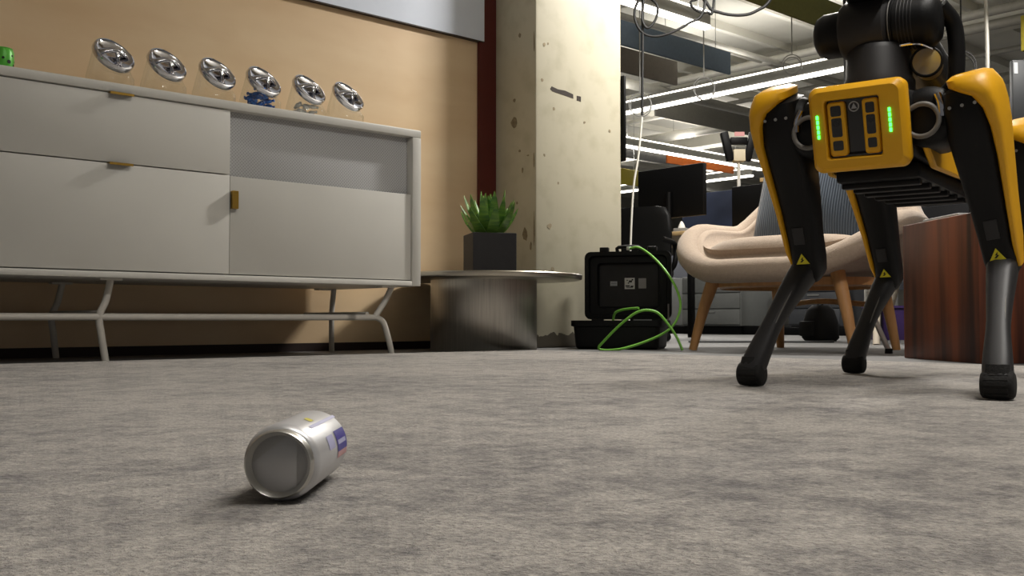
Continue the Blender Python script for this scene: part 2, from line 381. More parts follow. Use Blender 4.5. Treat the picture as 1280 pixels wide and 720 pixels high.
# lamps: housing with a lit lower diffuser and a lit upper lens
def pendant(name, lo, hi, along, label, group, zc, power, up=0.22, spread=180):
    """lo, hi: (x,y) of both ends"""
    c = ((lo[0] + hi[0]) / 2, (lo[1] + hi[1]) / 2, zc); ln = math.dist(lo, hi)
    o = empty(name, c, 0 if along == 'x' else R(90), label, 'lamp', group)
    box('housing', (0, 0, 0.07), (ln, 0.055, 0.11), lamp_m, o, 0.003)
    box('diffuser', (0, 0, 0.005), (ln - 0.01, 0.07, 0.03), diff_m, o, 0.004)
    box('upper_lens', (0, 0, 0.133), (ln - 0.01, 0.06, 0.014), diff_m, o)
    for s in (-1, 1): tube('suspension_wire', [(s * ln * 0.42, 0, 0.135), (s * ln * 0.42, 0, 3.45 - zc)], 0.004, galv, o, 6)
    if power: 
        area('lamp_light', (c[0], c[1], zc - 0.02), (0, 0, o.rotation_euler[2]), ln, 0.08, power, spread=spread)
        area('lamp_uplight', (c[0], c[1], zc + 0.15), (R(180), 0, o.rotation_euler[2]), ln, 0.06, power * up)
    return o
G = 'pendant strip lamps under the ceiling'
pendant('pendant_lamp', (10.4, 9.42), (13.99, 9.42), 'x', 'long lit strip lamp sloping down to the right above the orange baffle', G, 2.6, 60 * LAMP_OFFICE)
pendant('pendant_lamp', (5.2, 5.12), (6.84, 5.12), 'x', 'lit strip lamp at top of picture right beside the pillar', G, 2.6, 16 * LAMP_OFFICE)
pendant('pendant_lamp', (8.95, 4.6), (8.95, 8.4), 'y', 'long lit strip lamp rising to the right behind the robot', G, 2.6, 40 * LAMP_OFFICE)
pendant('pendant_lamp', (14.45, 9.9), (14.45, 14.2), 'y', 'low distant lit strip lamp just above the black monitor', G, 2.6, 60 * LAMP_OFFICE)
pendant('pendant_lamp', (7.9, 2.2), (7.9, 3.15), 'y', 'lit strip lamp cut off by the top right picture corner', G, 2.62, 14 * LAMP_OFFICE)
pendant('pendant_lamp', (17.5, 5.0), (17.5, 9.0), 'y', 'far lit strip lamp seen low behind the yellow and black robot', G, 2.6, 40 * LAMP_OFFICE)
pendant('pendant_lamp', (4.15, 2.7), (4.85, 2.7), 'x', 'strip lamp overhead between pillar and lounge chair, above the picture', G, 2.62, LAMP_MAIN, 0.15)
pendant('pendant_lamp', (0.6, 0.0), (2.8, 0.0), 'x', 'strip lamp overhead above the grey rug, above the picture', G, 2.75, LAMP_RUG, 0.3, 140)

# hanging acoustic baffles
def baffle(x0, x1, y, z0, z1, col, label, nm):
    o = empty('acoustic_baffle', ((x0 + x1) / 2, y, z0), 0, label, 'baffle', 'felt baffles hanging from the ceiling')
    m = mat(nm, col, 0.95, var=0.05, scale=40, bump=0.1, bscale=300)
    box('felt_panel', (0, 0, (z1 - z0) / 2), (x1 - x0, 0.03, z1 - z0), m, o, 0.004)
    for s in (-0.4, 0.4): tube('hanging_wire', [(s * (x1 - x0), 0, z1 - z0), (s * (x1 - x0), 0, 3.45 - z0)], 0.003, galv, o, 5)
baffle(6.0, 8.3, 5.95, 2.6, 2.825, (94, 108, 124), 'blue felt baffle hanging beside the pillar', 'blue_felt')
baffle(6.5, 8.27, 6.6, 2.6, 2.85, (116, 110, 102), 'dark grey felt baffle hanging just below the blue one', 'grey_felt')
baffle(6.4, 8.6, 4.46, 2.6, 2.85, (104, 106, 62), 'olive felt baffle at the top above the robot', 'olive_felt')
baffle(12.25, 14.0, 9.98, 2.6, 2.77, (196, 104, 44), 'orange felt baffle far away above the black monitor', 'orange_felt')
baffle(9.3, 12.1, 7.75, 2.6, 2.85, (128, 126, 120), 'mid grey felt baffle far away left of the robot', 'mid_grey_felt')
baffle(12.2, 14.5, 7.6, 2.35, 2.6, (140, 128, 40), 'mustard felt baffle glimpsed beside the robot shoulder', 'mustard_felt')
baffle(9.9, 10.78, 9.3, 2.03, 2.25, (136, 122, 34), 'mustard felt baffle low beside the pillar edge', 'mustard_felt')
baffle(8.5, 10.5, 3.22, 2.33, 2.62, (140, 132, 40), 'mustard felt baffle at the right picture edge', 'mustard_felt')
baffle(14.8, 17.0, 11.2, 2.5, 2.75, (120, 120, 116), 'pale grey felt baffle far off behind the long lamp', 'pale_grey_felt')

# pipes, conduits, ducts
def pipe(pts, r, label, m=pipe_m, nm='ceiling_pipe', cat='pipe', smooth=0, n=10, group='pipes under the ceiling'):
    return tag(tube(nm, pts, r, m, None, n, smooth), label, cat, group)
pipe([(9.78, -4, 3.1), (9.78, 12, 3.1)], 0.045, 'thick grey ceiling pipe running past the top of the robot')
pipe([(10.25, -4, 3.1), (10.25, 12, 3.1)], 0.05, 'second grey ceiling pipe next to the thick one at the right')
pipe([(11.4, -4, 3.12), (11.4, 14, 3.12)], 0.03, 'thin grey conduit farther behind the two ceiling pipes')
pipe([(6, 6.35, 3.05), (20, 6.35, 3.05)], 0.03, 'pale conduit sloping right behind the blue baffle')
pipe([(6, 6.55, 3.1), (20, 6.55, 3.1)], 0.022, 'thin pale conduit beside the pale one over the blue baffle')
pipe([(8, 8.0, 3.0), (24, 8.0, 3.0)], 0.06, 'pale pipe farther back sloping right at mid height')
pipe([(12, -4, 2.95), (12, 14, 2.95)], 0.07, 'broad pale pipe crossing behind the long rising lamp')
pipe([(15, -4, 2.9), (15, 16, 2.9)], 0.09, 'far broad pipe crossing low behind the robot shoulder')
pipe([(9, 10.8, 2.9), (25, 10.8, 2.9)], 0.12, 'far round air duct over the orange baffle', galv, 'air_duct', 'duct', 0, 16)
pipe([(17.0, 3.0, 2.75), (25.5, 3.0, 2.75)], 0.16, 'far round air duct at the right edge of the office', galv, 'air_duct', 'duct', 0, 16)
pipe([(7.2, 3.9, 3.44), (7.2, 3.9, 0.0)], 0.022, 'white vertical cable pole just left of the robot arm', wht_cable, 'cable_pole', 'pole', 0, 10, 'vertical poles beside the robot')
pipe([(7.05, 3.98, 3.44), (7.05, 3.98, 0.0)], 0.012, 'thin black vertical pole next to the white cable pole', blk_cable, 'cable_pole', 'pole', 0, 8, 'vertical poles beside the robot')
pipe([(7.9, 4.05, 3.44), (7.9, 4.05, 0.0)], 0.04, 'grey vertical steel pole right behind the robot arm cap', galv, 'steel_pole', 'pole', 0, 12, 'vertical poles beside the robot')
# hanging cables
def cable(pts, r, m, label, group='loose cables', sm=8, nm='hanging_cable', n=8):
    return tag(tube(nm, pts, r, m, None, n, sm), label, 'cable', group)
cable([(4.898, 3.664, 3.44), (4.898, 3.664, 2.4), (4.879, 3.681, 2.02), (4.807, 3.746, 1.93), (4.716, 3.827, 1.868), (4.644, 3.892, 1.853), (4.591, 3.94, 1.889), (4.566, 3.963, 1.977), (4.58, 3.95, 2.06), (4.62, 3.914, 2.094), (4.656, 3.86, 2.036), (4.652, 3.87, 1.953), (4.612, 3.90, 1.899), (4.587, 3.92, 1.953), (4.60, 3.92, 2.08), (4.61, 3.92, 2.5), (4.61, 3.92, 3.44)], 0.008, blk_cable, 'black cable looped near the ceiling beside the pillar')
cable([(4.594, 3.93, 1.36), (4.590, 3.935, 1.28), (4.577, 3.95, 1.1), (4.555, 3.97, 0.9), (4.54, 3.985, 0.45), (4.535, 3.99, 0.006)], 0.0065, wht_cable, 'white cord hanging down to the floor along the pillar edge')
cable([(4.604, 3.93, 3.44), (4.604, 3.93, 2.0), (4.598, 3.93, 1.6), (4.594, 3.93, 1.37)], 0.008, blk_cable, 'black cord coming down from the ceiling to the white cord')
cable([(4.95, 3.88, 3.44), (5.0, 3.84, 2.35), (5.06, 3.787, 2.109), (5.116, 3.736, 2.059), (5.209, 3.653, 2.043), (5.283, 3.586, 2.069), (5.358, 3.518, 2.16), (5.45, 3.44, 2.5), (5.5, 3.4, 3.44)], 0.010, blk_cable, 'black cable sagging under the ceiling right of the looped one')
cable([(5.02, 3.82, 3.44), (5.04, 3.80, 2.3), (4.98, 3.86, 2.12), (5.05, 3.79, 2.06), (5.09, 3.76, 2.2), (5.1, 3.75, 3.44)], 0.008, blk_cable, 'tangled black cable at the top between loop and sag')
gco = 'coiled cables hanging far away'
def coil(c, r, m, label):
    o = empty('cable_coil', c, R(-42), label, 'cable', gco)
    torus('loop', (0, 0, 0), (0.1, 1, 0), r, 0.005, m, o, 36, 6); torus('loop', (0.012, 0.03, -0.012), (-0.06, 1, 0.05), r * 0.96, 0.005, m, o, 36, 6)
    tube('hanger', [(0, 0, r), (0, 0, 3.45 - c[2])], 0.006, m, o, 6)
grey_cab = mat('grey_cable_jacket', (150, 150, 146), 0.5)
coil((7.315, 5.524, 2.238), 0.095, grey_cab, 'grey cable coil hanging below the end of the blue baffle')
coil((7.909, 4.989, 2.458), 0.085, grey_cab, 'grey cable coil hanging left of the robot arm')
coil((6.884, 5.913, 2.093), 0.10, grey_cab, 'grey cable coil hanging next to the pillar edge')
coil((8.09, 3.54, 2.2), 0.115, blk_cable, 'black cable coil hanging above the robot shoulder at the right')
pipe([(8.19, 3.40, 3.44), (8.2, 3.38, 2.45), (8.2, 3.38, 2.1)], 0.016, 'grey drop conduit beside the black cable coil', pipe_m, 'drop_conduit', 'pipe', 4)

# hanging display at the right edge
o = empty('hanging_display', (8.42, 3.19, 1.74), R(-42), 'dark hanging display at the right picture edge', 'display')
box('screen', (0.12, 0, 0.245), (0.44, 0.06, 0.49), mat('display_dark', (48, 50, 52), 0.5), o, 0.01)
box('tag', (-0.075, -0.032, 0.42), (0.03, 0.004, 0.09), lt_grey, o)
tube('mount_pole', [(0.12, 0.0, 0.49), (0.12, 0.0, 1.71)], 0.02, galv, o)

# ------------------------------------------------------------------ rug
def rug():
    bm = bmesh.new(); x0, x1, y0, y1, h = -3.2, 2.95, -2.6, 3.155, 0.012
    nx, ny = 90, 90; g = []
    for i in range(nx + 1):
        row = []
        for j in range(ny + 1):
            x = x0 + (x1 - x0) * i / nx; y = y0 + (y1 - y0) * j / ny
            wx = 0.008 * math.sin(7 * y) + 0.004 * math.sin(23 * y + 1) if i == nx else 0
            wy = 0.007 * math.sin(6 * x) + 0.004 * math.sin(19 * x) if j == ny else 0
            edge = i in (0, nx) or j in (0, ny)
            row.append(bm.verts.new((x + wx, y + wy, h - (0.004 if edge else 0))))
        g.append(row)
    for i in range(nx):
        for j in range(ny): bm.faces.new((g[i][j], g[i + 1][j], g[i + 1][j + 1], g[i][j + 1]))
    r = bmesh.ops.extrude_edge_only(bm, edges=[e for e in bm.edges if e.is_boundary])
    for v in [q for q in r['geom'] if isinstance(q, bmesh.types.BMVert)]: v.co.z = 0
    return fin('area_rug', bm, rug_material(), None, 50)
tag(rug(), 'large mottled grey area rug covering the foreground floor', 'rug')
RZ = 0.012

# ------------------------------------------------------------------ sideboard
def sideboard():
    X0, X1, YF, YB, ZB, ZT = 0.0, 2.39, 3.2, 3.80, 0.271, 0.893
    o = empty('sideboard', (1.195, 3.5, 0), 0, 'long white sideboard on white tube legs against the plywood wall', 'sideboard')
    def p(x, y, z): return (x - 1.195, y - 3.5, z)
    def b(name, lo, hi, m, par=None, bev=0.0015): return bx(name, p(*lo), p(*hi), m, par or o, bev)
    t = 0.042
    b('top_panel', (X0, YF - 0.004, ZT - 0.03), (X1, YB, ZT), white_lac, None, 0.004)
    b('side_panel', (X1 - t, YF - 0.004, ZB), (X1, YB, ZT - 0.03), white_lac, None, 0.003)
    b('side_panel', (X0, YF - 0.004, ZB), (X0 + t, YB, ZT - 0.03), white_lac, None, 0.003)
    b('bottom_panel', (X0 + t, YF - 0.004, ZB), (X1 - t, YB, ZB + 0.02), white_lac, None, 0.003)
    b('back_panel', (X0 + t, YB - 0.015, ZB + 0.02), (X1 - t, YB, ZT - 0.03), white_lac)
    for x in (0.811, 1.576): b('divider', (x - 0.009, YF + 0.03, ZB + 0.02), (x + 0.009, YB - 0.015, ZT - 0.03), white_lac)
    # middle drawers
    zs = (ZB + 0.024, 0.6345, 0.6385, ZT - 0.034)
    for z0, z1 in ((zs[0], zs[1]), (zs[2], zs[3])):
        d = b('drawer', (0.813, YF, z0), (1.5735, YF + 0.022, z1), white_lac)
        h = bmesh.new()
        add_box(h, p(1.195, YF - 0.004, z1 + 0.0006), (0.075, 0.03, 0.0025)); add_box(h, p(1.195, YF - 0.019, z1 - 0.0022), (0.075, 0.0025, 0.0075))
        fin('drawer_pull', h, brass, d, 0)
    # end bays: perforated upper panel and a sliding door in front of it
    for x0, x1, hx in ((1.5775, X1 - t - 0.002, 1.585), (X0 + t + 0.002, 0.809, 0.80)):
        b('perforated_panel', (x0, YF + 0.032, 0.60), (x1, YF + 0.036, ZT - 0.03), perforated())
        dr = b('sliding_door', (x0, YF + 0.004, ZB + 0.024), (x1, YF + 0.024, 0.634), white_lac)
        s = 1 if hx > 1 else -1
        h = bmesh.new(); add_box(h, p(hx + s * 0.004, YF - 0.006, 0.551), (0.022, 0.018, 0.062), 0.001)
        fin('door_tab', h, brass, dr, 0)
        b('shelf_floor', (x0, YF + 0.05, 0.60), (x1, YB - 0.02, 0.612), white_lac)
    # tube base: long rail, end legs and centre legs, cross bars
    r = 0.0115
    for yy, ys in ((3.275, -1), (3.745, 1)):
        tube('rail', [p(0.27, yy, 0.147), p(2.13, yy, 0.147)], r, white_metal, o, 12)
        for xs in (-1, 1):
            X = lambda v: 1.195 + xs * v
            if ys > 0:
                tube('leg', [p(X(1.135), yy, ZB), p(X(1.125), yy, 0.15), p(X(1.13), yy + .006, 0)], r, white_metal, o, 12, 5); tube('rail_end', [p(X(0.90), yy, 0.147), p(X(1.125), yy, 0.147)], r, white_metal, o, 12); continue
            tube('leg', [p(X(1.11), yy, ZB), p(X(1.08), yy, 0.215), p(X(1.035), yy, 0.155), p(X(1.035), yy, 0.148), p(X(1.07), yy, 0.128), p(X(1.093), yy + ys * 0.004, 0.06), p(X(1.107), yy + ys * 0.008, 0)], r, white_metal, o, 12, 5)
            tube('rail_end', [p(X(0.90), yy, 0.147), p(X(1.045), yy, 0.147)], r, white_metal, o, 12)
        tube('leg', [p(1.20, yy, ZB), p(1.185, yy, 0.2), p(1.165, yy, 0.15), p(1.172, yy, 0.09), p(1.185, yy + ys * 0.006, 0)], r, white_metal, o, 12, 5)
    for xx in (0.2, 1.165, 2.19): tube('cross_bar', [p(xx, 3.275, 0.16), p(xx, 3.745, 0.16)], 0.009, white_metal, o, 10)
    for xx in (0.2, 1.195, 2.19):
        for yy in (3.275, 3.745): box('foot_plate', p(xx + 0.09 * (1 if xx > 1.5 else -1 if xx < 0.5 else 0), yy, ZB - 0.003), (0.07, 0.04, 0.006), white_metal, o)
sideboard()
TOP = 0.893

# candy jars with slanted chrome lids
def jar(x, y, label):
    o = empty('candy_jar', (x, y, TOP), R(14), label, 'jar', 'glass candy jars with slanted chrome lids on the sideboard')
    e = R(36); n = V((0, -math.cos(e), math.sin(e))); up = V((0, math.sin(e), math.cos(e))); ax = V((1, 0, 0))
    mouth = V((0, -0.03, 0.14))
    rings = []
    def flat(z, r): return sring((0, -0.026, z), ax, V((0, 1, 0)), r, r * 0.92, 32, 2.3)
    rings += [flat(0.0, 0.06), flat(0.004, 0.069), flat(0.02, 0.075), flat(0.05, 0.077)]
    tgt = sring(mouth, ax, up, 0.066, 0.066, 32); base = flat(0.075, 0.077)
    for f in (0.0, 0.35, 0.7, 1.0): rings.append([b.lerp(t, f) for b, t in zip(base, tgt)])
    rings.append([p + n * 0.012 for p in tgt])
    bm = bmesh.new(); vv = add_loft(bm, rings, False); bm.faces.new(list(reversed(vv[0])))
    fin('glass_body', bm, glass, o, 60)
    mt = axis_mtx(mouth + n * 0.006, n)
    lid = lathe('lid', [(0.0, 0.0), (0.071, 0.0), (0.0735, 0.003), (0.0735, 0.016), (0.0715, 0.021), (0.066, 0.0225), (0.063, 0.019), (0.058, 0.0165), (0.03, 0.0145), (0.0, 0.014)], chrome, o, 40, mt)
    # raised bar grip across the lid with its cross web
    a = V((1, 0, 0)); g = bmesh.new(); c0 = mouth + n * 0.02
    for s in (-1, 1):
        q = [c0 + a * (s * t) + n * h for t, h in ((0.0, 0.020), (0.02, 0.018), (0.042, 0.008), (0.06, -0.001))]
        rr = [sring(pp, up, n, w, hh, 8) for pp, (w, hh) in zip(q, ((0.010, 0.008), (0.010, 0.008), (0.012, 0.007), (0.012, 0.003)))]
        add_loft(g, rr)
    q = [c0 + up * (-t) + n * h for t, h in ((0.0, 0.020), (0.02, 0.014), (0.05, -0.002))]
    add_loft(g, [sring(pp, a, n, w, hh, 8) for pp, (w, hh) in zip(q, ((0.009, 0.007), (0.007, 0.006), (0.006, 0.003)))])
    fin('lid_grip', g, chrome, lid, 60)
    return o
JX = [(1.25, 'candy jar with chrome lid farthest left on the sideboard'), (1.438, 'second candy jar from the left, clear and empty looking'),
      (1.629, 'third candy jar from the left, above the drawer edge'), (1.816, 'candy jar holding blue wrapped sweets'),
      (2.013, 'candy jar holding white wrapped sweets'), (2.193, 'candy jar with chrome lid farthest right, nearest the pillar')]
for x, lb in JX: jar(x, 3.485, lb)
def sweet(x, y, z, m, label, grp):
    bm = bmesh.new(); a = random.uniform(0, PI); d = V((math.cos(a), math.sin(a), random.uniform(-.3, .3))).normalized()
    p, q = frame_axes(d); c = V((0, 0, 0))
    prof = ((-0.022, .008), (-0.013, .003), (-0.010, .009), (0, .011), (0.010, .009), (0.013, .003), (0.022, .008))
    add_loft(bm, [sring(c + d * t, p, q, r, r * 0.8, 8) for t, r in prof])
    o = fin('wrapped_sweet', bm, m, None, 50); o.location = (x, y, z); return tag(o, label, 'sweet', grp)
blue_w = mat('blue_wrapper', (66, 118, 196), 0.3, var=0.1); white_w = mat('white_wrapper', (226, 224, 220), 0.35, var=0.05)
for k in range(30):
    a = k * 2.4; r = 0.048 * math.sqrt((k % 5 + 0.5) / 5)
    sweet(1.816 + r * math.cos(a), 3.459 + r * math.sin(a) * 0.85, TOP + 0.022 + 0.0135 * (k // 4), blue_w, 'blue wrapped sweet inside the fourth candy jar', 'blue sweets in the jar')
for k in range(16):
    a = k * 2.4 + 1; r = 0.038 * math.sqrt((k % 4 + 0.5) / 4)
    sweet(2.013 + r * math.cos(a), 3.459 + r * math.sin(a) * 0.85, TOP + 0.022 + 0.021 * (k // 4), white_w, 'white wrapped sweet inside the fifth candy jar', 'white sweets in the jar')
# green can at the left end
o = empty('green_can', (0.872, 3.3, TOP), 0, 'bright green drinks can at the left end of the sideboard top', 'can')
gm = mat('green_can_paint', (88, 184, 60), 0.35, 0.1)
lathe('can_body', [(0, 0), (.026, 0), (.031, .004), (.033, .012), (.033, .062), (.030, .069), (.0285, .072), (0, .0715)], gm, o, 32)
lathe('can_rim', [(.026, .071), (.0292, .071), (.0296, .0735), (.028, .0745), (.026, .073), (.0, .0705)], gm, o, 32)
for a, z, r in ((-70, .03, .006), (-35, .022, .004), (-20, .035, .003), (-100, .04, .004), (-50, .05, .003)):
    d = V((math.cos(R(a)), math.sin(R(a)), 0)); lathe('dark_mark', [(0, -.0005), (r, -.0005), (r, .0006), (0, .0006)], ink, o, 12, axis_mtx(d * .033 + V((0, 0, z)), d))

# board on the wall
o = empty('wall_board', (1.6, WY, 1.53), 0, 'glossy pale blue white board high on the plywood wall', 'board')
box('board_face', (0.005, -0.013, 0.62), (3.32, 0.022, 1.2), mat('glossy_white_board', (232, 240, 254), 0.22, coat=0.3, var=0.01), o)
box('lower_edge', (0.005, -0.012, 0.017), (3.32, 0.024, 0.005), mat('dark_board_edge', (52, 44, 40), 0.5), o)

# ------------------------------------------------------------------ drum table with plant
TX, TY = 2.90, 3.41
o = empty('drum_table', (TX, TY, 0), 0, 'low round side table with brushed steel drum base', 'table')
def brushed_drum():
    nt = steel.node_tree; b = nt.nodes['Principled BSDF']; b.inputs['Anisotropic'].default_value = .85
    tg = nt.nodes.new('ShaderNodeTangent'); tg.direction_type = 'RADIAL'; tg.axis = 'Z'; nt.links.new(tg.outputs[0], b.inputs['Tangent'])
brushed_drum()
lathe('drum_base', [(0, 0), (.236, 0), (.238, .003), (.238, .313), (0, .313)], steel, o, 64)
lathe('table_top', [(0, .313), (.427, .313), (.437, .316), (.440, .322), (.440, .334), (.436, .338), (0, .338)], mat('polished_steel_disc', (178, 172, 160), 0.28, 1.0, var=0.06, scale=10), o, 72)
TT = 0.338
o = empty('potted_succulent', (TX + 0.0, TY - 0.04, TT), R(-27), 'green succulent in a square charcoal pot on the drum table', 'plant')
PW, PH = 0.098, 0.180
bm = bmesh.new()
outer = [(-PW, -PW), (PW, -PW), (PW, PW), (-PW, PW)]
add_loft(bm, [[V((x, y, 0)) for x, y in outer], [V((x, y, PH)) for x, y in outer], [V((x * .9, y * .9, PH)) for x, y in outer], [V((x * .9, y * .9, PH - .03)) for x, y in outer]])
bmesh.ops.bevel(bm, geom=[e for e in bm.edges if not e.is_boundary], offset=0.0015, segments=1, affect='EDGES')
fin('pot', bm, pot_m, o, 30)
box('soil', (0, 0, PH - .022), (PW * 1.78, PW * 1.78, .016), soil_m, o)
def leaf_mesh():
    bm = bmesh.new(); rings = []
    for t, w, th in ((0, .016, .009), (.15, .019, .010), (.4, .020, .009), (.65, .016, .007), (.85, .009, .004), (.97, .003, .0015), (1.0, .0006, .0005)):
        c = V((0, 0.03 * t * t, t)); rings.append([V((w * x, c.y + th * y + 0.35 * w * abs(x) ** 2 * -1, t)) for x, y in ((1, 0), (.7, .6), (0, 1), (-.7, .6), (-1, 0), (-.6, -.5), (0, -.8), (.6, -.5))])
    add_loft(bm, rings); me = fin('leaf', bm, leaf_m, None, 60); d = me.data; bpy.data.objects.remove(me); return d
LM = leaf_mesh()
k = 0
for cnt, tilt, ln, rad in ((8, 54, .185, .02), (8, 36, .205, .016), (6, 20, .21, .011), (4, 7, .20, .006)):
    for i in range(cnt):
        a = 2 * PI * i / cnt + k * 0.35 + random.uniform(-.12, .12); tl = R(tilt + random.uniform(-6, 6))
        lf = bpy.data.objects.new('leaf', LM); COL.objects.link(lf); lf.parent = o
        lf.location = (rad * math.cos(a), rad * math.sin(a), PH - .018)
        lf.rotation_euler = (M.Rotation(a + PI / 2, 3, 'Z') @ M.Rotation(tl, 3, 'X')).to_euler()
        L_ = ln * random.uniform(.92, 1.06); lf.scale = (1.3, 1.3, L_)
    k += 1

# ------------------------------------------------------------------ black equipment case with green cable
o = empty('equipment_case', (3.708, 3.27, 0), R(-59.5), 'open black hard equipment case in front of the pillar', 'case')
w, d, h = 0.43, 0.31, 0.135
bm = bmesh.new()
def rr3(hw, hh, r, z, cy): return [V((x, y + cy, z)) for x, y in rrect(hw, hh, r, 4)]
cy = -d / 2
add_loft(bm, [rr3(w / 2 - .03, d / 2 - .03, .02, 0, cy), rr3(w / 2 - .018, d / 2 - .018, .03, .012, cy), rr3(w / 2 - .01, d / 2 - .01, .03, h - .03, cy), rr3(w / 2, d / 2, .03, h - .026, cy), rr3(w / 2, d / 2, .03, h, cy), rr3(w / 2 - .018, d / 2 - .018, .022, h, cy), rr3(w / 2 - .024, d / 2 - .024, .022, .03, cy)])
base = fin('case_base', bm, case_m, o, 30)
bm = bmesh.new(); H = 0.335
def rl3(hw, hh, r, y, cz): return [V((x, y, z + cz)) for x, z in rrect(hw, hh, r, 4)]
cz = h + .005 + H / 2
add_loft(bm, [rl3(w / 2 - .02, H / 2 - .02, .03, .062, cz), rl3(w / 2 - .006, H / 2 - .006, .03, .05, cz), rl3(w / 2, H / 2, .03, .02, cz), rl3(w / 2, H / 2, .03, -.004, cz), rl3(w / 2 - .02, H / 2 - .02, .025, -.004, cz), rl3(w / 2 - .026, H / 2 - .026, .025, .012, cz), rl3(w / 2 - .06, H / 2 - .055, .02, .014, cz), rl3(w / 2 - .065, H / 2 - .06, .02, .034, cz)])
lid = fin('case_lid', bm, case_m, o, 30)
box('lid_liner', (0, .0335, cz), (w - .14, .003, H - .13), case_in, lid)
for sx, sw, sh, m in ((-.075, .034, .022, lt_grey), (.005, .05, .055, mat('white_sticker', (188, 188, 184), 0.6, var=0.03)), (.068, .038, .05, mat('grey_sticker', (134, 132, 130), 0.6, var=0.05))):
    st = box('sticker', (sx, .031, cz + .01), (sw, .002, sh), m, lid)
    if sw == .05:
        g = bmesh.new()
        for x, z, a, b in ((-.012, .016, .008, .004), (.004, .01, .016, .01), (.014, .018, .008, .007), (-.01, -.012, .022, .006), (.012, -.014, .014, .006), (0, -.019, .034, .004), (-.006, .002, .006, .006)): add_box(g, (sx + x, .0298, cz + .01 + z), (a, .0008, b))
        fin('printed_marks', g, ink, st, 0)
    if sw == .034:
        g = bmesh.new()
        for z in (-.006, .0, .006): add_box(g, (sx, .0298, cz + .01 + z), (.028, .0008, .002))
        fin('printed_lines', g, ink, st, 0)
for sx in (-.12, .12): box('latch', (sx, .025, cz + H / 2 + .008), (.045, .03, .03), case_m, o, .004)
tube('carry_handle', [(-.055, .03, cz + H / 2), (-.05, .03, cz + H / 2 + .022), (.05, .03, cz + H / 2 + .022), (.055, .03, cz + H / 2)], .009, case_m, o, 8, 3)
for sx in (-.15, .15): lathe('hinge', [(0, -.03), (.01, -.03), (.01, .03), (0, .03)], case_m, o, 12, axis_mtx((sx, .004, h + .002), (1, 0, 0)))
tube('lid_stay', [(w / 2 - .012, -.02, h), (w / 2 - .012, -.02, h + .08)], .004, galv, o, 6)
green_pts = [(3.675, 3.231, 0.485), (3.669, 3.155, 0.483), (3.649, 3.039, 0.419), (3.625, 2.926, 0.321), (3.589, 2.851, 0.227), (3.551, 2.831, 0.155), (3.496, 2.84, 0.094), (3.427, 2.903, 0.045), (3.342, 2.993, 0.007), (3.29, 3.07, 0.007), (3.302, 3.042, 0.051), (3.34, 2.967, 0.13), (3.378, 2.906, 0.176), (3.423, 2.852, 0.172), (3.454, 2.811, 0.119), (3.467, 2.772, 0.06), (3.469, 2.744, 0.006)]
GE = tag(tube('network_cable', [tuple(p) for p in green_pts], .0058, green_cable, None, 8, 8), 'long green network cable curling from the case lid to the floor', 'cable', 'green cables at the case')
box('plug', green_pts[0], (.018, .018, .018), mat('clear_plug', (190, 200, 190), .3), GE, .002)
tag(tube('network_cable', [(3.452, 3.135, 0.09), (3.44, 3.119, 0.152), (3.409, 3.067, 0.176), (3.399, 2.995, 0.187), (3.39, 2.925, 0.19)], .0058, green_cable, None, 8, 8), 'short green cable end standing out of the case base', 'cable', 'green cables at the case')

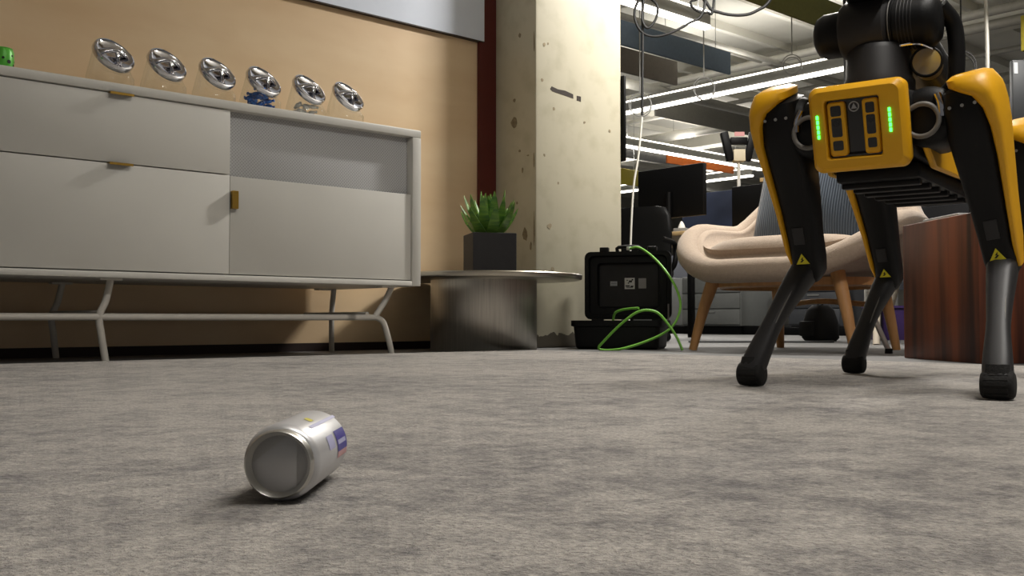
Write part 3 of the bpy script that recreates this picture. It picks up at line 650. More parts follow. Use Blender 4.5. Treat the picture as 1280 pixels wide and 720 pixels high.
# ------------------------------------------------------------------ lounge chair
def smooth01(x): x = max(0, min(1, x)); return x * x * (3 - 2 * x)
CH = (4.01, 2.50); CRZ = R(186)
def lounge_chair():
    o = empty('lounge_chair', (*CH, 0), CRZ, 'oatmeal upholstered tub lounge chair on round oak legs', 'chair')
    bm = bmesh.new(); n, m_ = 48, 11; zb = 0.30
    def pt(phi, u):
        a = abs(math.degrees(math.atan2(math.sin(phi), math.cos(phi))))
        zr = 0.365 + 0.205 * smooth01((a - 18) / 72) + 0.30 * smooth01((a - 118) / 42)
        lean = 0.10 * smooth01((a - 125) / 45)
        c, s = math.cos(phi), math.sin(phi)
        rx = 0.48; ry = 0.53
        k = (abs(c) ** 2.4 + abs(s) ** 2.4) ** (-1 / 2.4)
        rr = math.sin(u * PI / 2) ** 0.8; z = zb + (zr - zb) * (1 - math.cos(u * PI / 2)) ** 1.1
        l = lean * u ** 3
        return V((c * k * (rx * rr + l), s * k * (ry * rr + l * 0.3), z))
    g = [[bm.verts.new(pt(2 * PI * i / n, j / m_)) for j in range(1, m_ + 1)] for i in range(n)]
    c0 = bm.verts.new((0, 0, zb))
    for i in range(n):
        A, B = g[i], g[(i + 1) % n]; bm.faces.new((c0, A[0], B[0]))
        for j in range(m_ - 1): bm.faces.new((A[j], A[j + 1], B[j + 1], B[j]))
    sh = fin('tub_shell', bm, fabric, o, 180)
    md = sh.modifiers.new('thick', 'SOLIDIFY'); md.thickness = 0.115; md.offset = -1
    md = sh.modifiers.new('round', 'SUBSURF'); md.levels = 1; md.render_levels = 2
    # thick rolled rim following the edge of the shell
    bm = bmesh.new(); rp = []
    for i in range(64):
        q = pt(2 * PI * i / 64, 1.0); q.x *= .915; q.y *= .925; q.z -= .018; rp.append(q)
    rv = []
    for i, q in enumerate(rp):
        tg = (rp[(i + 1) % 64] - rp[i - 1]).normalized(); a_ = V((q.x, q.y, 0)).normalized(); a_ = (a_ - tg * a_.dot(tg)).normalized(); b_ = tg.cross(a_)
        ph = abs(math.degrees(math.atan2(q.y, q.x))); rad = .053 - .020 * smooth01((ph - 115) / 40)
        rv.append([bm.verts.new(x) for x in sring(q, a_, b_, rad, rad, 14)])
    for i in range(64):
        for j in range(14): bm.faces.new((rv[i][j], rv[(i + 1) % 64][j], rv[(i + 1) % 64][(j + 1) % 14], rv[i][(j + 1) % 14]))
    fin('rolled_rim', bm, fabric, o, 180)
    # seat cushion
    bm = bmesh.new(); rings = []
    for t, r in ((-1, .70), (-.9, .86), (-.55, .97), (0, 1.0), (.5, .965), (.82, .86), (.96, .70), (1.0, .45), (1.02, .15)):
        rings.append(sring((0.045, 0, 0.425 + 0.082 * t), V((1, 0, 0)), V((0, 1, 0)), .335 * r, .375 * r, 40, 2.5))
    add_loft(bm, rings); fin('seat_cushion', bm, fabric, o, 60)
    # oak ring and legs
    bm = bmesh.new(); rr_ = []
    for i in range(41):
        t = 2 * PI * i / 40
    A = []
    for i in range(40):
        t = 2 * PI * i / 40; e = V((.34 * math.cos(t), .38 * math.sin(t), 0)); nrm = V((math.cos(t), math.sin(t), 0))
        A.append([bm.verts.new(e + nrm * a + V((0, 0, b))) for a, b in ((-.018, .278), (.018, .285), (.022, .318), (-.018, .31))])
    for i in range(40):
        for j in range(4): bm.faces.new((A[i][j], A[(i + 1) % 40][j], A[(i + 1) % 40][(j + 1) % 4], A[i][(j + 1) % 4]))
    fin('oak_ring', bm, oak, o, 30)
    for top, bot in (((.27, -.28), (.33, -.36)), ((.27, .30), (.32, .39)), ((-.25, -.24), (-.33, -.265)), ((-.25, .27), (-.33, .31))):
        tube('leg', [(top[0], top[1], .335), (top[0] * .45 + bot[0] * .55, top[1] * .45 + bot[1] * .55, .17), (bot[0], bot[1], 0)], lambda t: .031 - .013 * t, oak, o, 14, 4)
    tube('stretcher', [(-.285, -.25, .2), (-.20, 0, .225), (-.285, .285, .2)], .013, oak, o, 8, 6)
lounge_chair()
def throw_pillow():
    bm = bmesh.new(); n = 20; top = []; bot = []
    for i in range(n + 1):
        a, b = [], []
        for j in range(n + 1):
            x = -1 + 2 * i / n; y = -1 + 2 * j / n
            f = max(0, (1 - abs(x) ** 2.6) * (1 - abs(y) ** 2.6)) ** 0.5
            pin = 1 - 0.07 * (1 - abs(abs(x) - abs(y))) * max(abs(x), abs(y)) ** 4 * 0 - 0.06 * (1 - max(0, min(1, abs(abs(x) - abs(y))))) * 0
            wr = 0.006 * math.sin(9 * x + 4 * y) * f
            P2 = (x * .275, y * .27)
            a.append(bm.verts.new((P2[0], P2[1], .085 * f + wr))); b.append(a[-1] if (i in (0, n) or j in (0, n)) else bm.verts.new((P2[0], P2[1], -.085 * f)))
        top.append(a); bot.append(b)
    for i in range(n):
        for j in range(n):
            bm.faces.new((top[i][j], top[i + 1][j], top[i + 1][j + 1], top[i][j + 1]))
            try: bm.faces.new((bot[i][j + 1], bot[i + 1][j + 1], bot[i + 1][j], bot[i][j]))
            except ValueError: pass
    o = fin('throw_pillow', bm, rib_fabric(), None, 180)
    f = V((math.cos(CRZ), math.sin(CRZ), 0))
    lat = V((-f.y, f.x, 0)); zax = (f * math.cos(R(20)) + V((0, 0, math.sin(R(20))))).normalized(); yax = zax.cross(lat).normalized()
    mt = M((lat, yax, zax)).transposed().to_4x4(); mt.translation = V((CH[0], CH[1], .735)) - f * .19 - lat * .02
    o.matrix_world = mt
    return tag(o, 'ribbed blue grey throw pillow leaning in the lounge chair', 'pillow')
throw_pillow()

# ------------------------------------------------------------------ walnut cube table
ca = math.atan2(0.393, 0.299)
o = empty('cube_table', (3.172, 1.344, 0), ca, 'solid dark walnut cube side table behind the robot', 'table')
wm = walnut(); TH = 0.478
bm = bmesh.new(); add_box(bm, (.25, -.25, TH / 2), (.5, .5, TH), .004); cu = fin('wood_block', bm, wm, o, 30)
o2 = box('thin_laptop', (.30, -.12, 0), (.24, .17, .014), mat('grey_aluminium', (176, 176, 176), .35, .6, var=.03), None, .003)
o2.location = o.location + V((0, 0, TH + .007)); o2.rotation_euler = (0, 0, ca)
tag(o2, 'thin silver grey closed laptop lying on the walnut cube', 'laptop')

# ------------------------------------------------------------------ drinks can on the rug
def rolling_can():
    a = V((.338, .613, 0)); dirv = V((math.sin(R(43)), math.cos(R(43)), 0)); r = .0268; L_ = .125
    o = empty('drinks_can', (a.x, a.y, RZ + r), 0, 'silver drinks can lying on its side on the grey rug', 'can')
    mt = axis_mtx((0, 0, 0), dirv)
    alu = mat('brushed_aluminium_can', (206, 204, 198), .32, .9, var=.03, scale=30)
    paint = mat('silver_can_print', (208, 208, 210), .35, .55, var=.04, scale=20)
    lathe('can_body', [(r * .86, .006), (r * .95, .0085), (r, .014), (r, L_ - .014), (r * .93, L_ - .006), (r * .86, L_ - .003)], paint, o, 48, mt, 60) 
    lathe('can_bottom', [(0, .013), (r * .3, .0122), (r * .55, .0098), (r * .72, .006), (r * .79, .0016), (r * .83, 0), (r * .87, .0015), (r * .89, .006)], alu, o, 48, mt, 80)
    lathe('can_lid', [(r * .87, L_ - .004), (r * .89, L_), (r * .86, L_ + .0015), (r * .82, L_ - .003), (0, L_ - .003)], alu, o, 48, mt, 60)
    # curved prints on the wall of the can, each wrapped round the cylinder
    def patch(name, a0, a1, z0, z1, m, k=8):
        bm = bmesh.new(); q = []
        for i in range(k + 1):
            t = R(a0 + (a1 - a0) * i / k); e = V((math.cos(t), math.sin(t), 0)) * (r + .0003)
            q.append((bm.verts.new(mt @ (e + V((0, 0, z0)))), bm.verts.new(mt @ (e + V((0, 0, z1))))))
        for i in range(k): bm.faces.new((q[i][0], q[i + 1][0], q[i + 1][1], q[i][1]))
        return fin(name, bm, m, o, 60)
    return patch
patch = rolling_can()
blue_p = mat('deep_blue_print', (62, 56, 138), .4); pink_p = mat('pink_print', (196, 150, 150), .4); pale_b = mat('pale_lilac_print', (168, 168, 200), .4); yel_p = mat('yellow_print', (206, 196, 80), .4)
PB = CANROT = 0
patch('logo_panel', 148, 182, .074, .110, blue_p)
patch('logo_band', 164, 171, .078, .106, pale_b)
patch('pink_stripe', 182, 192, .074, .110, pink_p)
patch('pale_panel', 150, 172, .045, .066, pale_b)
patch('yellow_mark', 104, 116, .048, .058, yel_p)
patch('pale_stripe', 122, 128, .03, .115, pale_b)

# ------------------------------------------------------------------ the robot
RO = V((1.607, 0.879, RZ))
rob = empty('quadruped_robot', RO, R(180 + 12), 'yellow and black four legged robot with folded arm standing on the rug', 'robot')
ex, ey, ez = V((1, 0, 0)), V((0, 1, 0)), V((0, 0, 1))
# trunk
bm = bmesh.new(); rings = []
for s, hl, z0, z1 in ((-.66, .05, .43, .51), (-.64, .075, .415, .53), (-.5, .085, .408, .536), (-.3, .085, .405, .538), (-.1, .085, .405, .538), (-.03, .078, .41, .532), (-.005, .07, .415, .525)):
    rings.append(sring((s, 0, (z0 + z1) / 2), ey, ez, hl, (z1 - z0) / 2, 24, 5))
add_loft(bm, rings); trunk = fin('trunk', bm, rob_blk, rob, 40)
for s in (-1, 1):
    prism('side_panel', [(-.52, .405), (-.12, .395), (-.055, .43), (-.09, .455), (-.2, .45), (-.5, .455)], .012, rob_yel, rob, M(((1, 0, 0, 0), (0, 0, s, s * .085), (0, 1, 0, 0), (0, 0, 0, 1))), .003)
box('belly_tray', (-.31, 0, .392), (.44, .15, .03), rob_blk, rob, .008)
for i in range(6): box('belly_rib', (-.12 - i * .07, 0, .374), (.02, .14, .012), rob_blk, rob, .003)
box('top_cover', (-.36, 0, .541), (.40, .13, .014), rob_yel, rob, .005)
# face plate
FT = M.Translation(V((.012, -.002, .4585))) @ M.Rotation(R(14), 4, 'Y')
def fpt(x, y, z): return FT @ V((x, y, z))
def floop(hw, hh, r, x, cy=0, cz=0): return [fpt(x, y, z) for y, z in rrect(hw, hh, r, 6, cy, cz)]
bm = bmesh.new(); HC = -.006
add_loft(bm, [floop(.066, .058, .012, -.055), floop(.080, .073, .014, -.035), floop(.083, .076, .015, -.012), floop(.081, .074, .015, -.002), floop(.074, .067, .014, .007), floop(.049, .053, .005, .008, HC), floop(.047, .051, .005, .006, HC), floop(.046, .050, .005, -.016, HC)])
face = fin('face_plate', bm, rob_yel, rob, 28)
def fbox(name, c, s, m, par, bev=0):
    bm = bmesh.new(); add_box(bm, (0, 0, 0), s, bev); bmesh.ops.transform(bm, matrix=FT @ M.Translation(V(c)), verts=bm.verts[:]); return fin(name, bm, m, par)
fbox('sensor_panel', (-.011, HC, 0), (.008, .091, .099), rob_win, face)
for cy_, hw in ((-.034, .0150), (.0245, .0135)):
    bm = bmesh.new()
    add_loft(bm, [floop(hw, .047, .006, -.008, cy_), floop(hw, .047, .006, .001, cy_), floop(hw - .002, .045, .005, .003, cy_)])
    bar = fin('sensor_bar', bm, rob_yel, face, 30)
    for cz_, hh in ((.0315, .009), (.003, .0165), (-.0285, .0085)):
        bm = bmesh.new(); add_loft(bm, [floop(hw - .006, hh, .003, .001, cy_, cz_), floop(hw - .006, hh, .003, .0036, cy_, cz_)])
        fin('sensor_window', bm, rob_win, bar, 30)
    lathe('camera_lens', [(0, 0), (.0045, 0), (.0045, .001), (.0028, .0016), (0, .0012)], rob_gry, bar, 16, FT @ axis_mtx((.0036, cy_, .010), (1, 0, 0)))
torus('emblem_ring', FT @ V((-.0065, -.005, .036)), FT.to_3x3() @ V((1, 0, 0)), .0082, .0012, lt_grey, face, 24, 6)
prism('emblem_mark', [(-.005, -.004), (.005, -.004), (.0, .0055)], .001, lt_grey, face, FT @ M(((0, 0, 1, -.0072), (1, 0, 0, -.005), (0, 1, 0, .036), (0, 0, 0, 1))))
for sy in (-1, 1):
    cy_ = -.0655 if sy < 0 else .0575
    bm = bmesh.new()
    for k in range(5):
        add_box(bm, FT @ V((.0082, cy_, .024 - k * .0085)), (.0022, .0042, .0068), .0008, FT.to_3x3())
    fin('led_strip', bm, led_m, face, 30)
# neck blocks and hose rings beside the face
box('neck_block', (-.04, 0, .458), (.05, .15, .11), rob_blk, rob, .012)
for s in (-1, 1):
    lathe('hip_motor', [(0, -.07), (.045, -.07), (.052, -.06), (.052, .035), (.045, .045), (.03, .05), (0, .05)], rob_blk, rob, 28, axis_mtx((-.085, s * .10, .475), (1, 0, 0)))
    lathe('hip_motor', [(0, -.05), (.045, -.05), (.052, -.035), (.052, .06), (.045, .07), (0, .07)], rob_blk, rob, 28, axis_mtx((-.6, s * .10, .475), (1, 0, 0)))
    torus('hose_ring', (-.03, s * .098 - .004, .466), (1, 0, 0), .028, .0045, rob_pipe, rob, 28, 8)
    tube('steel_link', [(-.035, s * .118, .508), (-.032, s * .125, .490), (-.034, s * .126, .470)], .007, chrome, rob, 10, 4)
# legs
def leg(hip, knee, foot, side, nm):
    """each leg: thigh with a yellow outer cover, shin and rubber foot"""
    hip, knee, foot = V(hip), V(knee), V(foot); d = (knee - hip); ln = d.length; d.normalize()
    lat = (ey - d * ey.dot(d)).normalized(); dep = lat.cross(d).normalized()
    if dep.x < 0: dep = -dep
    bm = bmesh.new(); rings = []
    for t, wl, wd, off in ((-.19, .022, .030, .0), (-.17, .033, .045, 0), (-.05, .039, .054, 0), (.12, .040, .055, 0), (.3, .038, .048, -.002), (.6, .033, .040, -.003), (.85, .029, .036, 0), (1.0, .028, .036, 0), (1.1, .025, .032, 0), (1.15, .016, .022, 0)):
        rings.append(sring(hip + d * (t * ln) + dep * off, lat, dep, wl, wd, 24, 3.6))
    add_loft(bm, rings); th = fin('thigh', bm, rob_blk, rob, 40)
    # outer yellow cover, hooking over the top of the hip
    bm = bmesh.new(); rings = []
    for t, cl_, wl, wd, off in ((1.07, .026, .004, .018, 0), (.9, .0295, .006, .034, 0), (.6, .034, .007, .040, -.003), (.3, .040, .009, .047, -.002), (.1, .043, .0115, .056, 0), (-.03, .041, .015, .060, 0), (-.12, .034, .021, .061, .0), (-.16, .024, .030, .060, .0), (-.20, .014, .036, .056, 0), (-.245, .010, .034, .048, 0), (-.265, .008, .024, .034, 0)):
        rings.append(sring(hip + d * (t * ln) + lat * (side * cl_) + dep * off, lat, dep, wl, wd, 24, 3.2))
    add_loft(bm, rings); fin('leg_cover', bm, rob_yel, rob, 40)
    lathe('hip_disc', [(0, -.046), (.04, -.046), (.045, -.04), (.045, .0), (0, .0)] if side > 0 else [(0, 0), (.045, 0), (.045, .04), (.04, .046), (0, .046)], rob_blk, th, 28, axis_mtx(hip, lat))
    for k in range(3): lathe('bolt', [(0, 0), (.003, 0), (.003, .002), (0, .002)], galv, th, 8, axis_mtx(hip + dep * .052 + lat * (.02 * (k - 1)) - d * .02, dep))
    # knee actuator window and warning sticker
    fwd = dep
    c = hip + d * (ln * .78) + fwd * .0365
    bm = bmesh.new(); add_box(bm, (0, 0, 0), (.022, .034, .004), .001); bmesh.ops.transform(bm, matrix=M((lat, d, fwd)).transposed().to_4x4(), verts=bm.verts[:]); bmesh.ops.translate(bm, vec=c, verts=bm.verts[:]); fin('knee_link', bm, rob_gry, th)
    mt = M((lat, -d, fwd)).transposed().to_4x4(); mt.translation = hip + d * (ln * .955) + fwd * .0370
    tr = prism('warning_sticker', [(-.013, -.009), (.013, -.009), (0, .012)], .0012, stick_y, th, mt)
    mt2 = mt.copy(); mt2.translation = mt.translation + fwd * .0011
    prism('warning_bolt', [(-.005, -.005), (-.001, -.005), (.004, .0), (.001, .0), (.002, .006), (-.003, .000), (0, .000)], .0006, ink, tr, mt2)
    # shin: bowed, flattened, tapering to the ankle
    bm = bmesh.new(); rings = []; a = knee + V((-.012, 0, -.004)); b = foot + ez * .030; mid = (a + b) / 2 + V((.035, 0, .012))
    N = 12
    for i in range(N + 1):
        t = i / N; p = a * (1 - t) ** 2 + mid * 2 * t * (1 - t) + b * t * t
        tg = ((mid - a) * (1 - t) + (b - mid) * t).normalized(); l2 = (ey - tg * ey.dot(tg)).normalized(); d2 = l2.cross(tg)
        wl = .025 - .0075 * smooth01(t / .7) + .0055 * smooth01((t - .55) / .4); wd = .027 - .0115 * smooth01(t / .6) + .005 * smooth01((t - .7) / .3)
        rings.append(sring(p, l2, d2, wl, wd, 18, 3))
    add_loft(bm, rings); sh = fin('shin', bm, rob_gry, rob, 45)
    # cable along the shin
    q = [a * (1 - t) ** 2 + mid * 2 * t * (1 - t) + b * t * t + V((.006 + .014 * (1 - t), .012, .012 * (1 - t))) for t in (.1, .3, .5, .7, .9)]
    tube('shin_cable', q, .0016, rob_pipe, sh, 6, 4)
    # foot
    ft = lathe('foot', [(0, -.024), (.018, -.024), (.0215, -.0215), (.0228, -.014), (.0232, 0), (.0228, .014), (.0215, .0215), (.018, .024), (0, .024)], rob_rub, rob, 24, axis_mtx(foot + ez * .0236, ey), 60)
    bm = bmesh.new(); add_loft(bm, [sring(foot + ez * .026, ey, ex, .0215, .0205, 16, 4), sring(foot + ez * .042 + V((-.002, 0, 0)), ey, ex, .0205, .019, 16, 3), sring(foot + ez * .056 + V((-.004, 0, 0)), ey, ex, .018, .017, 16, 3)])
    fin('ankle', bm, rob_rub, rob, 40)
    for k in range(7):
        t = R(-38 + 22 * k); bm = bmesh.new(); add_box(bm, (0, 0, 0), (.003, .034, .004)); 
        bmesh.ops.transform(bm, matrix=M.Translation(foot + ez * .0228 + V((math.cos(t), 0, math.sin(t))) * .0222) @ M.Rotation(-t, 4, 'Y'), verts=bm.verts[:])
        fin('tread_bar', bm, rob_rub, ft, 0)
leg((-.075, .163, .478), (-.15, .195, .236), (.039, .219, 0), 1, 'a')
leg((-.075, -.160, .495), (-.17, -.152, .243), (-.039, -.219, 0), -1, 'b')
leg((-.60, -.158, .48), (-.715, -.150, .24), (-.607, -.203, 0), -1, 'c')
leg((-.60, .158, .48), (-.70, .18, .24), (-.57, .215, 0), 1, 'd')
# folded arm on the back of the robot
lathe('arm_turret', [(0, 0), (.062, 0), (.063, .02), (.058, .03), (.056, .075), (.05, .085), (0, .085)], rob_gry, rob, 36, M.Translation(V((-.105, .002, .535))))
AX = axis_mtx((-.105, 0, .657), (0, 1, 0))
lathe('shoulder_housing', [(0, -.058), (.050, -.058), (.056, -.050), (.057, 0), (.056, .022), (.048, .028), (0, .028)], rob_gry, rob, 36, AX)
lathe('shoulder_cap', [(0, -.112), (.024, -.111), (.036, -.104), (.0415, -.092), (.0425, -.06), (.0425, -.05), (0, -.05)], rob_blk, rob, 36, AX)
sm_ = lathe('shoulder_motor', [(0, .025), (.044, .025), (.0485, .032), (.0485, .036), (.047, .037), (.0485, .038), (.0485, .085), (.046, .098), (.036, .108), (.02, .112), (0, .113)], rob_blk, rob, 36, AX)
for k in range(5): torus('cooling_fin', AX @ V((0, 0, .046 + k * .006)), (0, 1, 0), .0487, .0009, rob_gry, sm_, 36, 6)
torus('motor_seam', AX @ V((0, 0, .031)), (0, 1, 0), .0480, .0012, rob_pipe, sm_, 36, 6)
bm = bmesh.new(); rings = []
for t, w1, w2 in ((0, .030, .036), (.15, .036, .042), (.6, .034, .040), (1, .03, .036)):
    rings.append(sring(V((-.13, .035, .66)).lerp(V((-.52, .035, .60)), t), ey, ez, w1, w2, 20, 3.5))
add_loft(bm, rings); fin('upper_arm', bm, rob_blk, rob, 40)
lathe('elbow', [(0, -.06), (.042, -.06), (.046, -.05), (.046, .05), (.042, .06), (0, .06)], rob_blk, rob, 28, axis_mtx((-.53, .03, .60), (0, 1, 0)))
bm = bmesh.new(); add_loft(bm, [sring(V((-.52, -.01, .63)).lerp(V((-.16, -.01, .725)), t), ey, ez, w, w, 20, 3) for t, w in ((0, .03), (.5, .027), (1, .026))]); fin('forearm', bm, rob_gry, rob, 40)
bm = bmesh.new(); add_loft(bm, [sring(V((-.17, -.005, .72)).lerp(V((.02, -.005, .745)), t), ey, ez, w, h_, 20, 4) for t, w, h_ in ((0, .03, .03), (.3, .045, .036), (.7, .043, .03), (1, .03, .016))]); fin('gripper', bm, rob_blk, rob, 40)
bm = bmesh.new(); add_tube(bm, [(-.12, .105, .685), (-.145, .122, .655), (-.15, .126, .60), (-.15, .121, .55), (-.16, .10, .53)], .0145, 10, 5); fin('side_strut', bm, rob_blk, rob, 60)
cap = lathe('joint_cap', [(0, -.04), (.024, -.04), (.0245, .0), (.0235, .004), (.014, .006), (0, .0065)], mat('dull_yellow_cap', (176, 150, 74), .5, col2=(150, 142, 128), scale=30), rob, 28, axis_mtx((-.10, .087, .582), (1, .15, 0)))
torus('cap_bezel', (-.098, .087, .582), (1, .15, 0), .0252, .0028, rob_blk, cap, 28, 8)
tube('cable_strand', [(-.03, .06, .60), (-.05, .075, .605), (-.07, .085, .607), (-.085, .10, .60)], .002, chrome, rob, 6, 4)

# ------------------------------------------------------------------ the office behind
def desk(x0, x1, y0, y1, z, label, topm, legm):
    o = empty('office_desk', ((x0 + x1) / 2, (y0 + y1) / 2, 0), 0, label, 'desk', 'office desks')
    hx, hy = (x1 - x0) / 2, (y1 - y0) / 2
    box('desktop', (0, 0, z - .014), (2 * hx, 2 * hy, .028), topm, o, .003)
    for sx in (-1, 1):
        for sy in (-1, 1):
            tube('leg', [(sx * (hx - .25), sy * (hy - .15), z - .03), (sx * (hx - .04), sy * (hy - .06), 0)], .02, legm, o, 8)
    return o
birch = mat('birch_edge', (196, 166, 120), .5, var=.06); navy = mat('navy_panel', (38, 48, 72), .8, var=.05)
desk(5.15, 6.0, 2.7, 5.0, .715, 'birch topped desk carrying the big black monitor', birch, mat('pale_leg', (190, 180, 164), .5))
desk(7.0, 7.8, 2.0, 3.75, .715, 'birch topped desk farther back behind the robot', birch, mat('pale_leg', (190, 180, 164), .5))
def monitor(x, y0, y1, z0, z1, base_z, label, rz=0):
    o = empty('computer_monitor', (x, (y0 + y1) / 2, base_z), rz, label, 'monitor', 'black computer monitors')
    hw = (y1 - y0) / 2; zc = (z0 + z1) / 2 - base_z
    box('screen_housing', (0, 0, zc), (.04, 2 * hw, z1 - z0), black_pl, o, .006)
    box('display_glass', (.0215, 0, zc), (.002, 2 * hw - .02, z1 - z0 - .02), mat('dark_screen', (10, 11, 13), .2), o)
    tube('stand_post', [(-.03, 0, .01), (-.03, 0, zc)], .02, black_pl, o, 10)
    box('stand_base', (-.03, 0, .007), (.18, .22, .014), black_pl, o, .004)
monitor(5.5, 4.15, 4.73, .85, 1.205, .715, 'big black monitor seen from behind next to the pillar')
monitor(5.85, 3.60, 4.17, .79, 1.07, .715, 'black monitor right of the big one, behind the lounge chair back')
monitor(7.3, 2.55, 3.15, .80, 1.15, .715, 'black monitor behind the robot belly')
struct_like = None
def panel(x, y0, y1, z1, m, label):
    o = empty('partition_panel', (x, (y0 + y1) / 2, 0), 0, label, 'partition', 'desk partition panels')
    zl = .62; box('felt_board', (0, 0, (z1 + zl) / 2), (.05, y1 - y0, z1 - zl), m, o, .006)
    for s in (-1, 1): box('support_foot', (0, s * (y1 - y0) * .46, .32), (.05, .04, .64), black_pl, o, .004)
panel(6.35, 3.3, 5.0, 1.13, navy, 'navy desk partition behind the two nearer monitors')
panel(8.3, 2.0, 4.4, 1.1, mat('black_felt', (30, 31, 34), .9, var=.05), 'black desk partition behind the robot belly')
panel(12.5, 3.0, 8.5, 1.35, mat('far_grey_felt', (78, 80, 84), .9, var=.05), 'dark grey far partition across the office')
panel(15.5, 6.0, 12.5, 1.4, mat('far_dark_felt', (60, 62, 68), .9, var=.05), 'charcoal partition at the far left of the office')
# shelf plank with cup
o = empty('wall_shelf', (6.30, 3.85, 1.0), 0, 'pale birch plank shelf on top of the navy partition', 'shelf', None)
box('plank', (-.06, -.02, .145), (.22, .62, .028), birch, o, .003)
for s in (-1, 1): box('bracket', (-.02, s * .22, .10), (.10, .02, .07), black_pl, o)
o = empty('paper_cup', (6.24, 3.88, 1.159), 0, 'cream paper cup on the birch plank shelf', 'cup')
lathe('cup_wall', [(0, 0), (.038, 0), (.046, .085), (.048, .088), (.044, .088), (.037, .005), (0, .005)], mat('cream_paper', (206, 188, 152), .7), o, 20)
# tissue box on the desk
o = empty('tissue_box', (5.36, 4.24, .715), R(20), 'white tissue box on the birch desk below the big monitor', 'tissue box')
box('carton', (0, 0, .02), (.09, .09, .04), mat('carton_grey', (120, 120, 118), .7), o, .003)
lathe('tissue', [(0, .035), (.026, .04), (.02, .06), (.008, .085), (0, .09)], mat('white_tissue', (228, 226, 220), .9), o, 10)
# device post
o = empty('device_stand', (5.96, 4.20, .715), R(-42), 'thin white post holding two dark angled panels and a white box', 'stand')
tube('post', [(0, 0, 0), (0, 0, .60)], .012, mat('white_post', (210, 208, 200), .5), o, 10)
box('post_base', (0, 0, .008), (.14, .14, .016), black_pl, o, .004)
box('white_box', (0, 0, .595), (.085, .07, .085), mat('cream_box', (206, 196, 170), .6), o, .006)
for s in (-1, 1): box('angled_panel', (s * .082, 0, .66), (.05, .06, .21), black_pl, o, .004, M.Rotation(R(13 * s), 3, 'Y'))
box('top_bar', (0, .0, .70), (.12, .05, .05), black_pl, o, .004)
box('red_tag', (0, -.03, .745), (.07, .01, .03), mat('pale_pink_tag', (206, 150, 150), .6), o)
# office chair
o = empty('office_chair', (4.85, 4.26, 0), R(200), 'black mesh office chair half hidden behind the pillar', 'chair')
bm = bmesh.new(); rings = []
for z, hw, x in ((.47, .18, -.19), (.55, .21, -.205), (.7, .215, -.21), (.82, .20, -.215), (.875, .17, -.22), (.885, .12, -.222)): rings.append(sring((x, 0, z), V((1, 0, 0)), ey, .02, hw, 20, 4))
add_loft(bm, rings); fin('backrest', bm, black_pl, o, 50)
box('seat', (0, 0, .44), (.44, .46, .07), mat('black_seat_fabric', (10, 10, 11), .9), o, .025)
for s in (-1, 1): tube('armrest', [(-.12, s * .22, .44), (-.1, s * .27, .5), (-.1, s * .27, .62), (.14, s * .27, .64)], .017, black_pl, o, 8, 4)
tube('gas_column', [(0, 0, .08), (0, 0, .42)], .025, black_pl, o)
for k in range(5):
    a = 2 * PI * k / 5
    l = tube('base_spoke', [(0, 0, .10), (.28 * math.cos(a), .28 * math.sin(a), .065)], .016, black_pl, o, 8)
    lathe('caster', [(0, -.02), (.026, -.02), (.028, 0), (.026, .02), (0, .02)], black_pl, l, 14, axis_mtx((.28 * math.cos(a), .28 * math.sin(a), .028), (-math.sin(a), math.cos(a), 0)))
# low grey cabinets, floor clutter
def pedestal(x0, x1, y0, y1, h, label, m):
    o = empty('filing_cabinet', ((x0 + x1) / 2, (y0 + y1) / 2, 0), 0, label, 'cabinet', 'grey filing cabinets under the desks')
    hx, hy = (x1 - x0) / 2, (y1 - y0) / 2
    box('plinth', (0, 0, .04), (2 * hx - .04, 2 * hy - .04, .08), black_pl, o)
    box('body', (0, 0, .08 + (h - .08) / 2), (2 * hx, 2 * hy, h - .08), m, o, .006)
    for k in range(3):
        dz = (h - .1) / 3; dw = box('drawer_front', (-hx - .006, 0, .09 + dz * (k + .5)), (.014, 2 * hy - .02, dz - .01), m, o, .003)
        box('pull', (-hx - .016, 0, .09 + dz * (k + .82)), (.01, .12, .014), galv, dw)
pg = mat('grey_steel_cabinet', (108, 110, 108), .5, var=.04)
pedestal(7.9, 8.5, 5.55, 6.25, .56, 'light grey filing cabinet seen under the left half of the lounge chair', pg)
pedestal(8.3, 8.9, 4.75, 5.3, .56, 'dark grey filing cabinet seen under the middle of the lounge chair', mat('dark_steel_cabinet', (70, 72, 76), .5, var=.04))
pedestal(8.4, 9.0, 7.0, 7.7, .6, 'grey filing cabinet behind the green cable', pg)
o = empty('floor_trunking', (8.0, 4.7, 0), 0, 'long black cable trunking along the foot of the desks', 'trunking')
box('channel', (0, 0, .035), (.1, 5.2, .07), black_pl, o, .006); box('channel_lid', (0, 0, .074), (.09, 5.2, .008), black_pl, o)
o = empty('backpack', (5.92, 3.54, 0), R(-30), 'small black backpack on the floor under the lounge chair legs', 'bag')
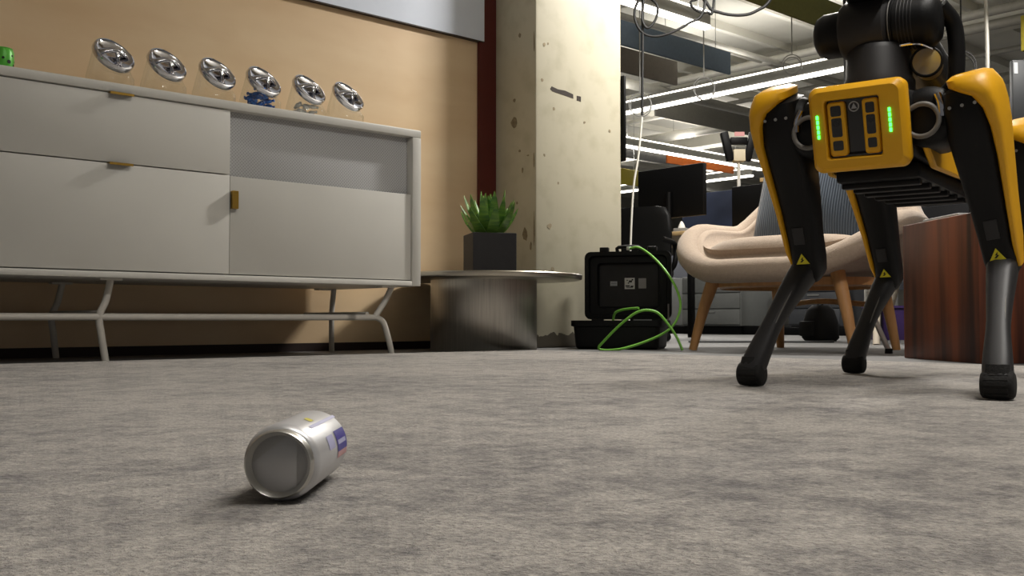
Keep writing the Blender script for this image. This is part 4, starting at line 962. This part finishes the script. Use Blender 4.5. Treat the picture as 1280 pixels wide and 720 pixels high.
bm = bmesh.new(); add_loft(bm, [sring((0, 0, z), ex, ey, a, b, 18, 3.2) for z, a, b in ((0, .08, .11), (.02, .095, .13), (.12, .09, .125), (.2, .07, .10), (.235, .04, .06))]); fin('bag_body', bm, mat('black_nylon', (26, 26, 28), .85), o, 50)
box('front_pocket', (-.095, 0, .08), (.03, .18, .1), mat('black_nylon', (26, 26, 28), .85), o, .012)
tube('grab_loop', [(0, -.03, .23), (0, -.02, .265), (0, .02, .265), (0, .03, .23)], .006, black_pl, o, 6, 3)
o = empty('storage_bin', (6.62, 3.42, 0), R(-40), 'dark purple storage bin on the floor right of the lounge chair', 'bin')
pm = mat('dark_purple_plastic', (64, 44, 96), .6)
bm = bmesh.new(); add_loft(bm, [rr3(.12, .10, .02, 0, 0), rr3(.145, .12, .025, .22, 0), rr3(.155, .13, .025, .22, 0), rr3(.155, .13, .025, .235, 0), rr3(.14, .115, .022, .235, 0), rr3(.117, .095, .02, .01, 0)]); fin('tub', bm, pm, o, 30)
for s in (-1, 1): tube('grip', [(s * .15, -.04, .20), (s * .17, -.03, .20), (s * .17, .03, .20), (s * .15, .04, .20)], .006, pm, o, 6, 3)
o = empty('metal_prop', (3.89, 2.015, 0), 0, 'slim silver metal prop standing by the right side of the lounge chair', 'prop')
tube('silver_bar', [(0, 0, .012), (-.045, .05, .17)], .011, mat('satin_silver', (186, 184, 178), .35, .6), o, 8)
lathe('rubber_tip', [(0, 0), (.016, 0), (.015, .02), (0, .022)], black_pl, o, 12)
tag(tube('floor_cable', [(4.80, 3.75, .008), (4.87, 3.69, .007), (4.94, 3.62, .007), (5.08, 3.5, .007), (5.24, 3.36, .007), (5.36, 3.24, .007), (5.5, 3.2, .007)], .007, blk_cable, None, 6, 6), 'black cable lying on the concrete behind the lounge chair', 'cable', 'loose cables')
# dark slim panel on the pillar's far side
o = empty('pillar_plate', (3.985, 3.60, 1.0), 0, 'narrow black plate fixed to the right edge of the pillar', 'plate')
box('plate', (.0, -.03, .21), (.018, .09, .46), black_pl, o, .006)
for z in (.02, .40): lathe('screw', [(0, 0), (.008, 0), (.006, .003), (0, .004)], galv, o, 10, axis_mtx((.009, -.03, z), (1, 0, 0)))
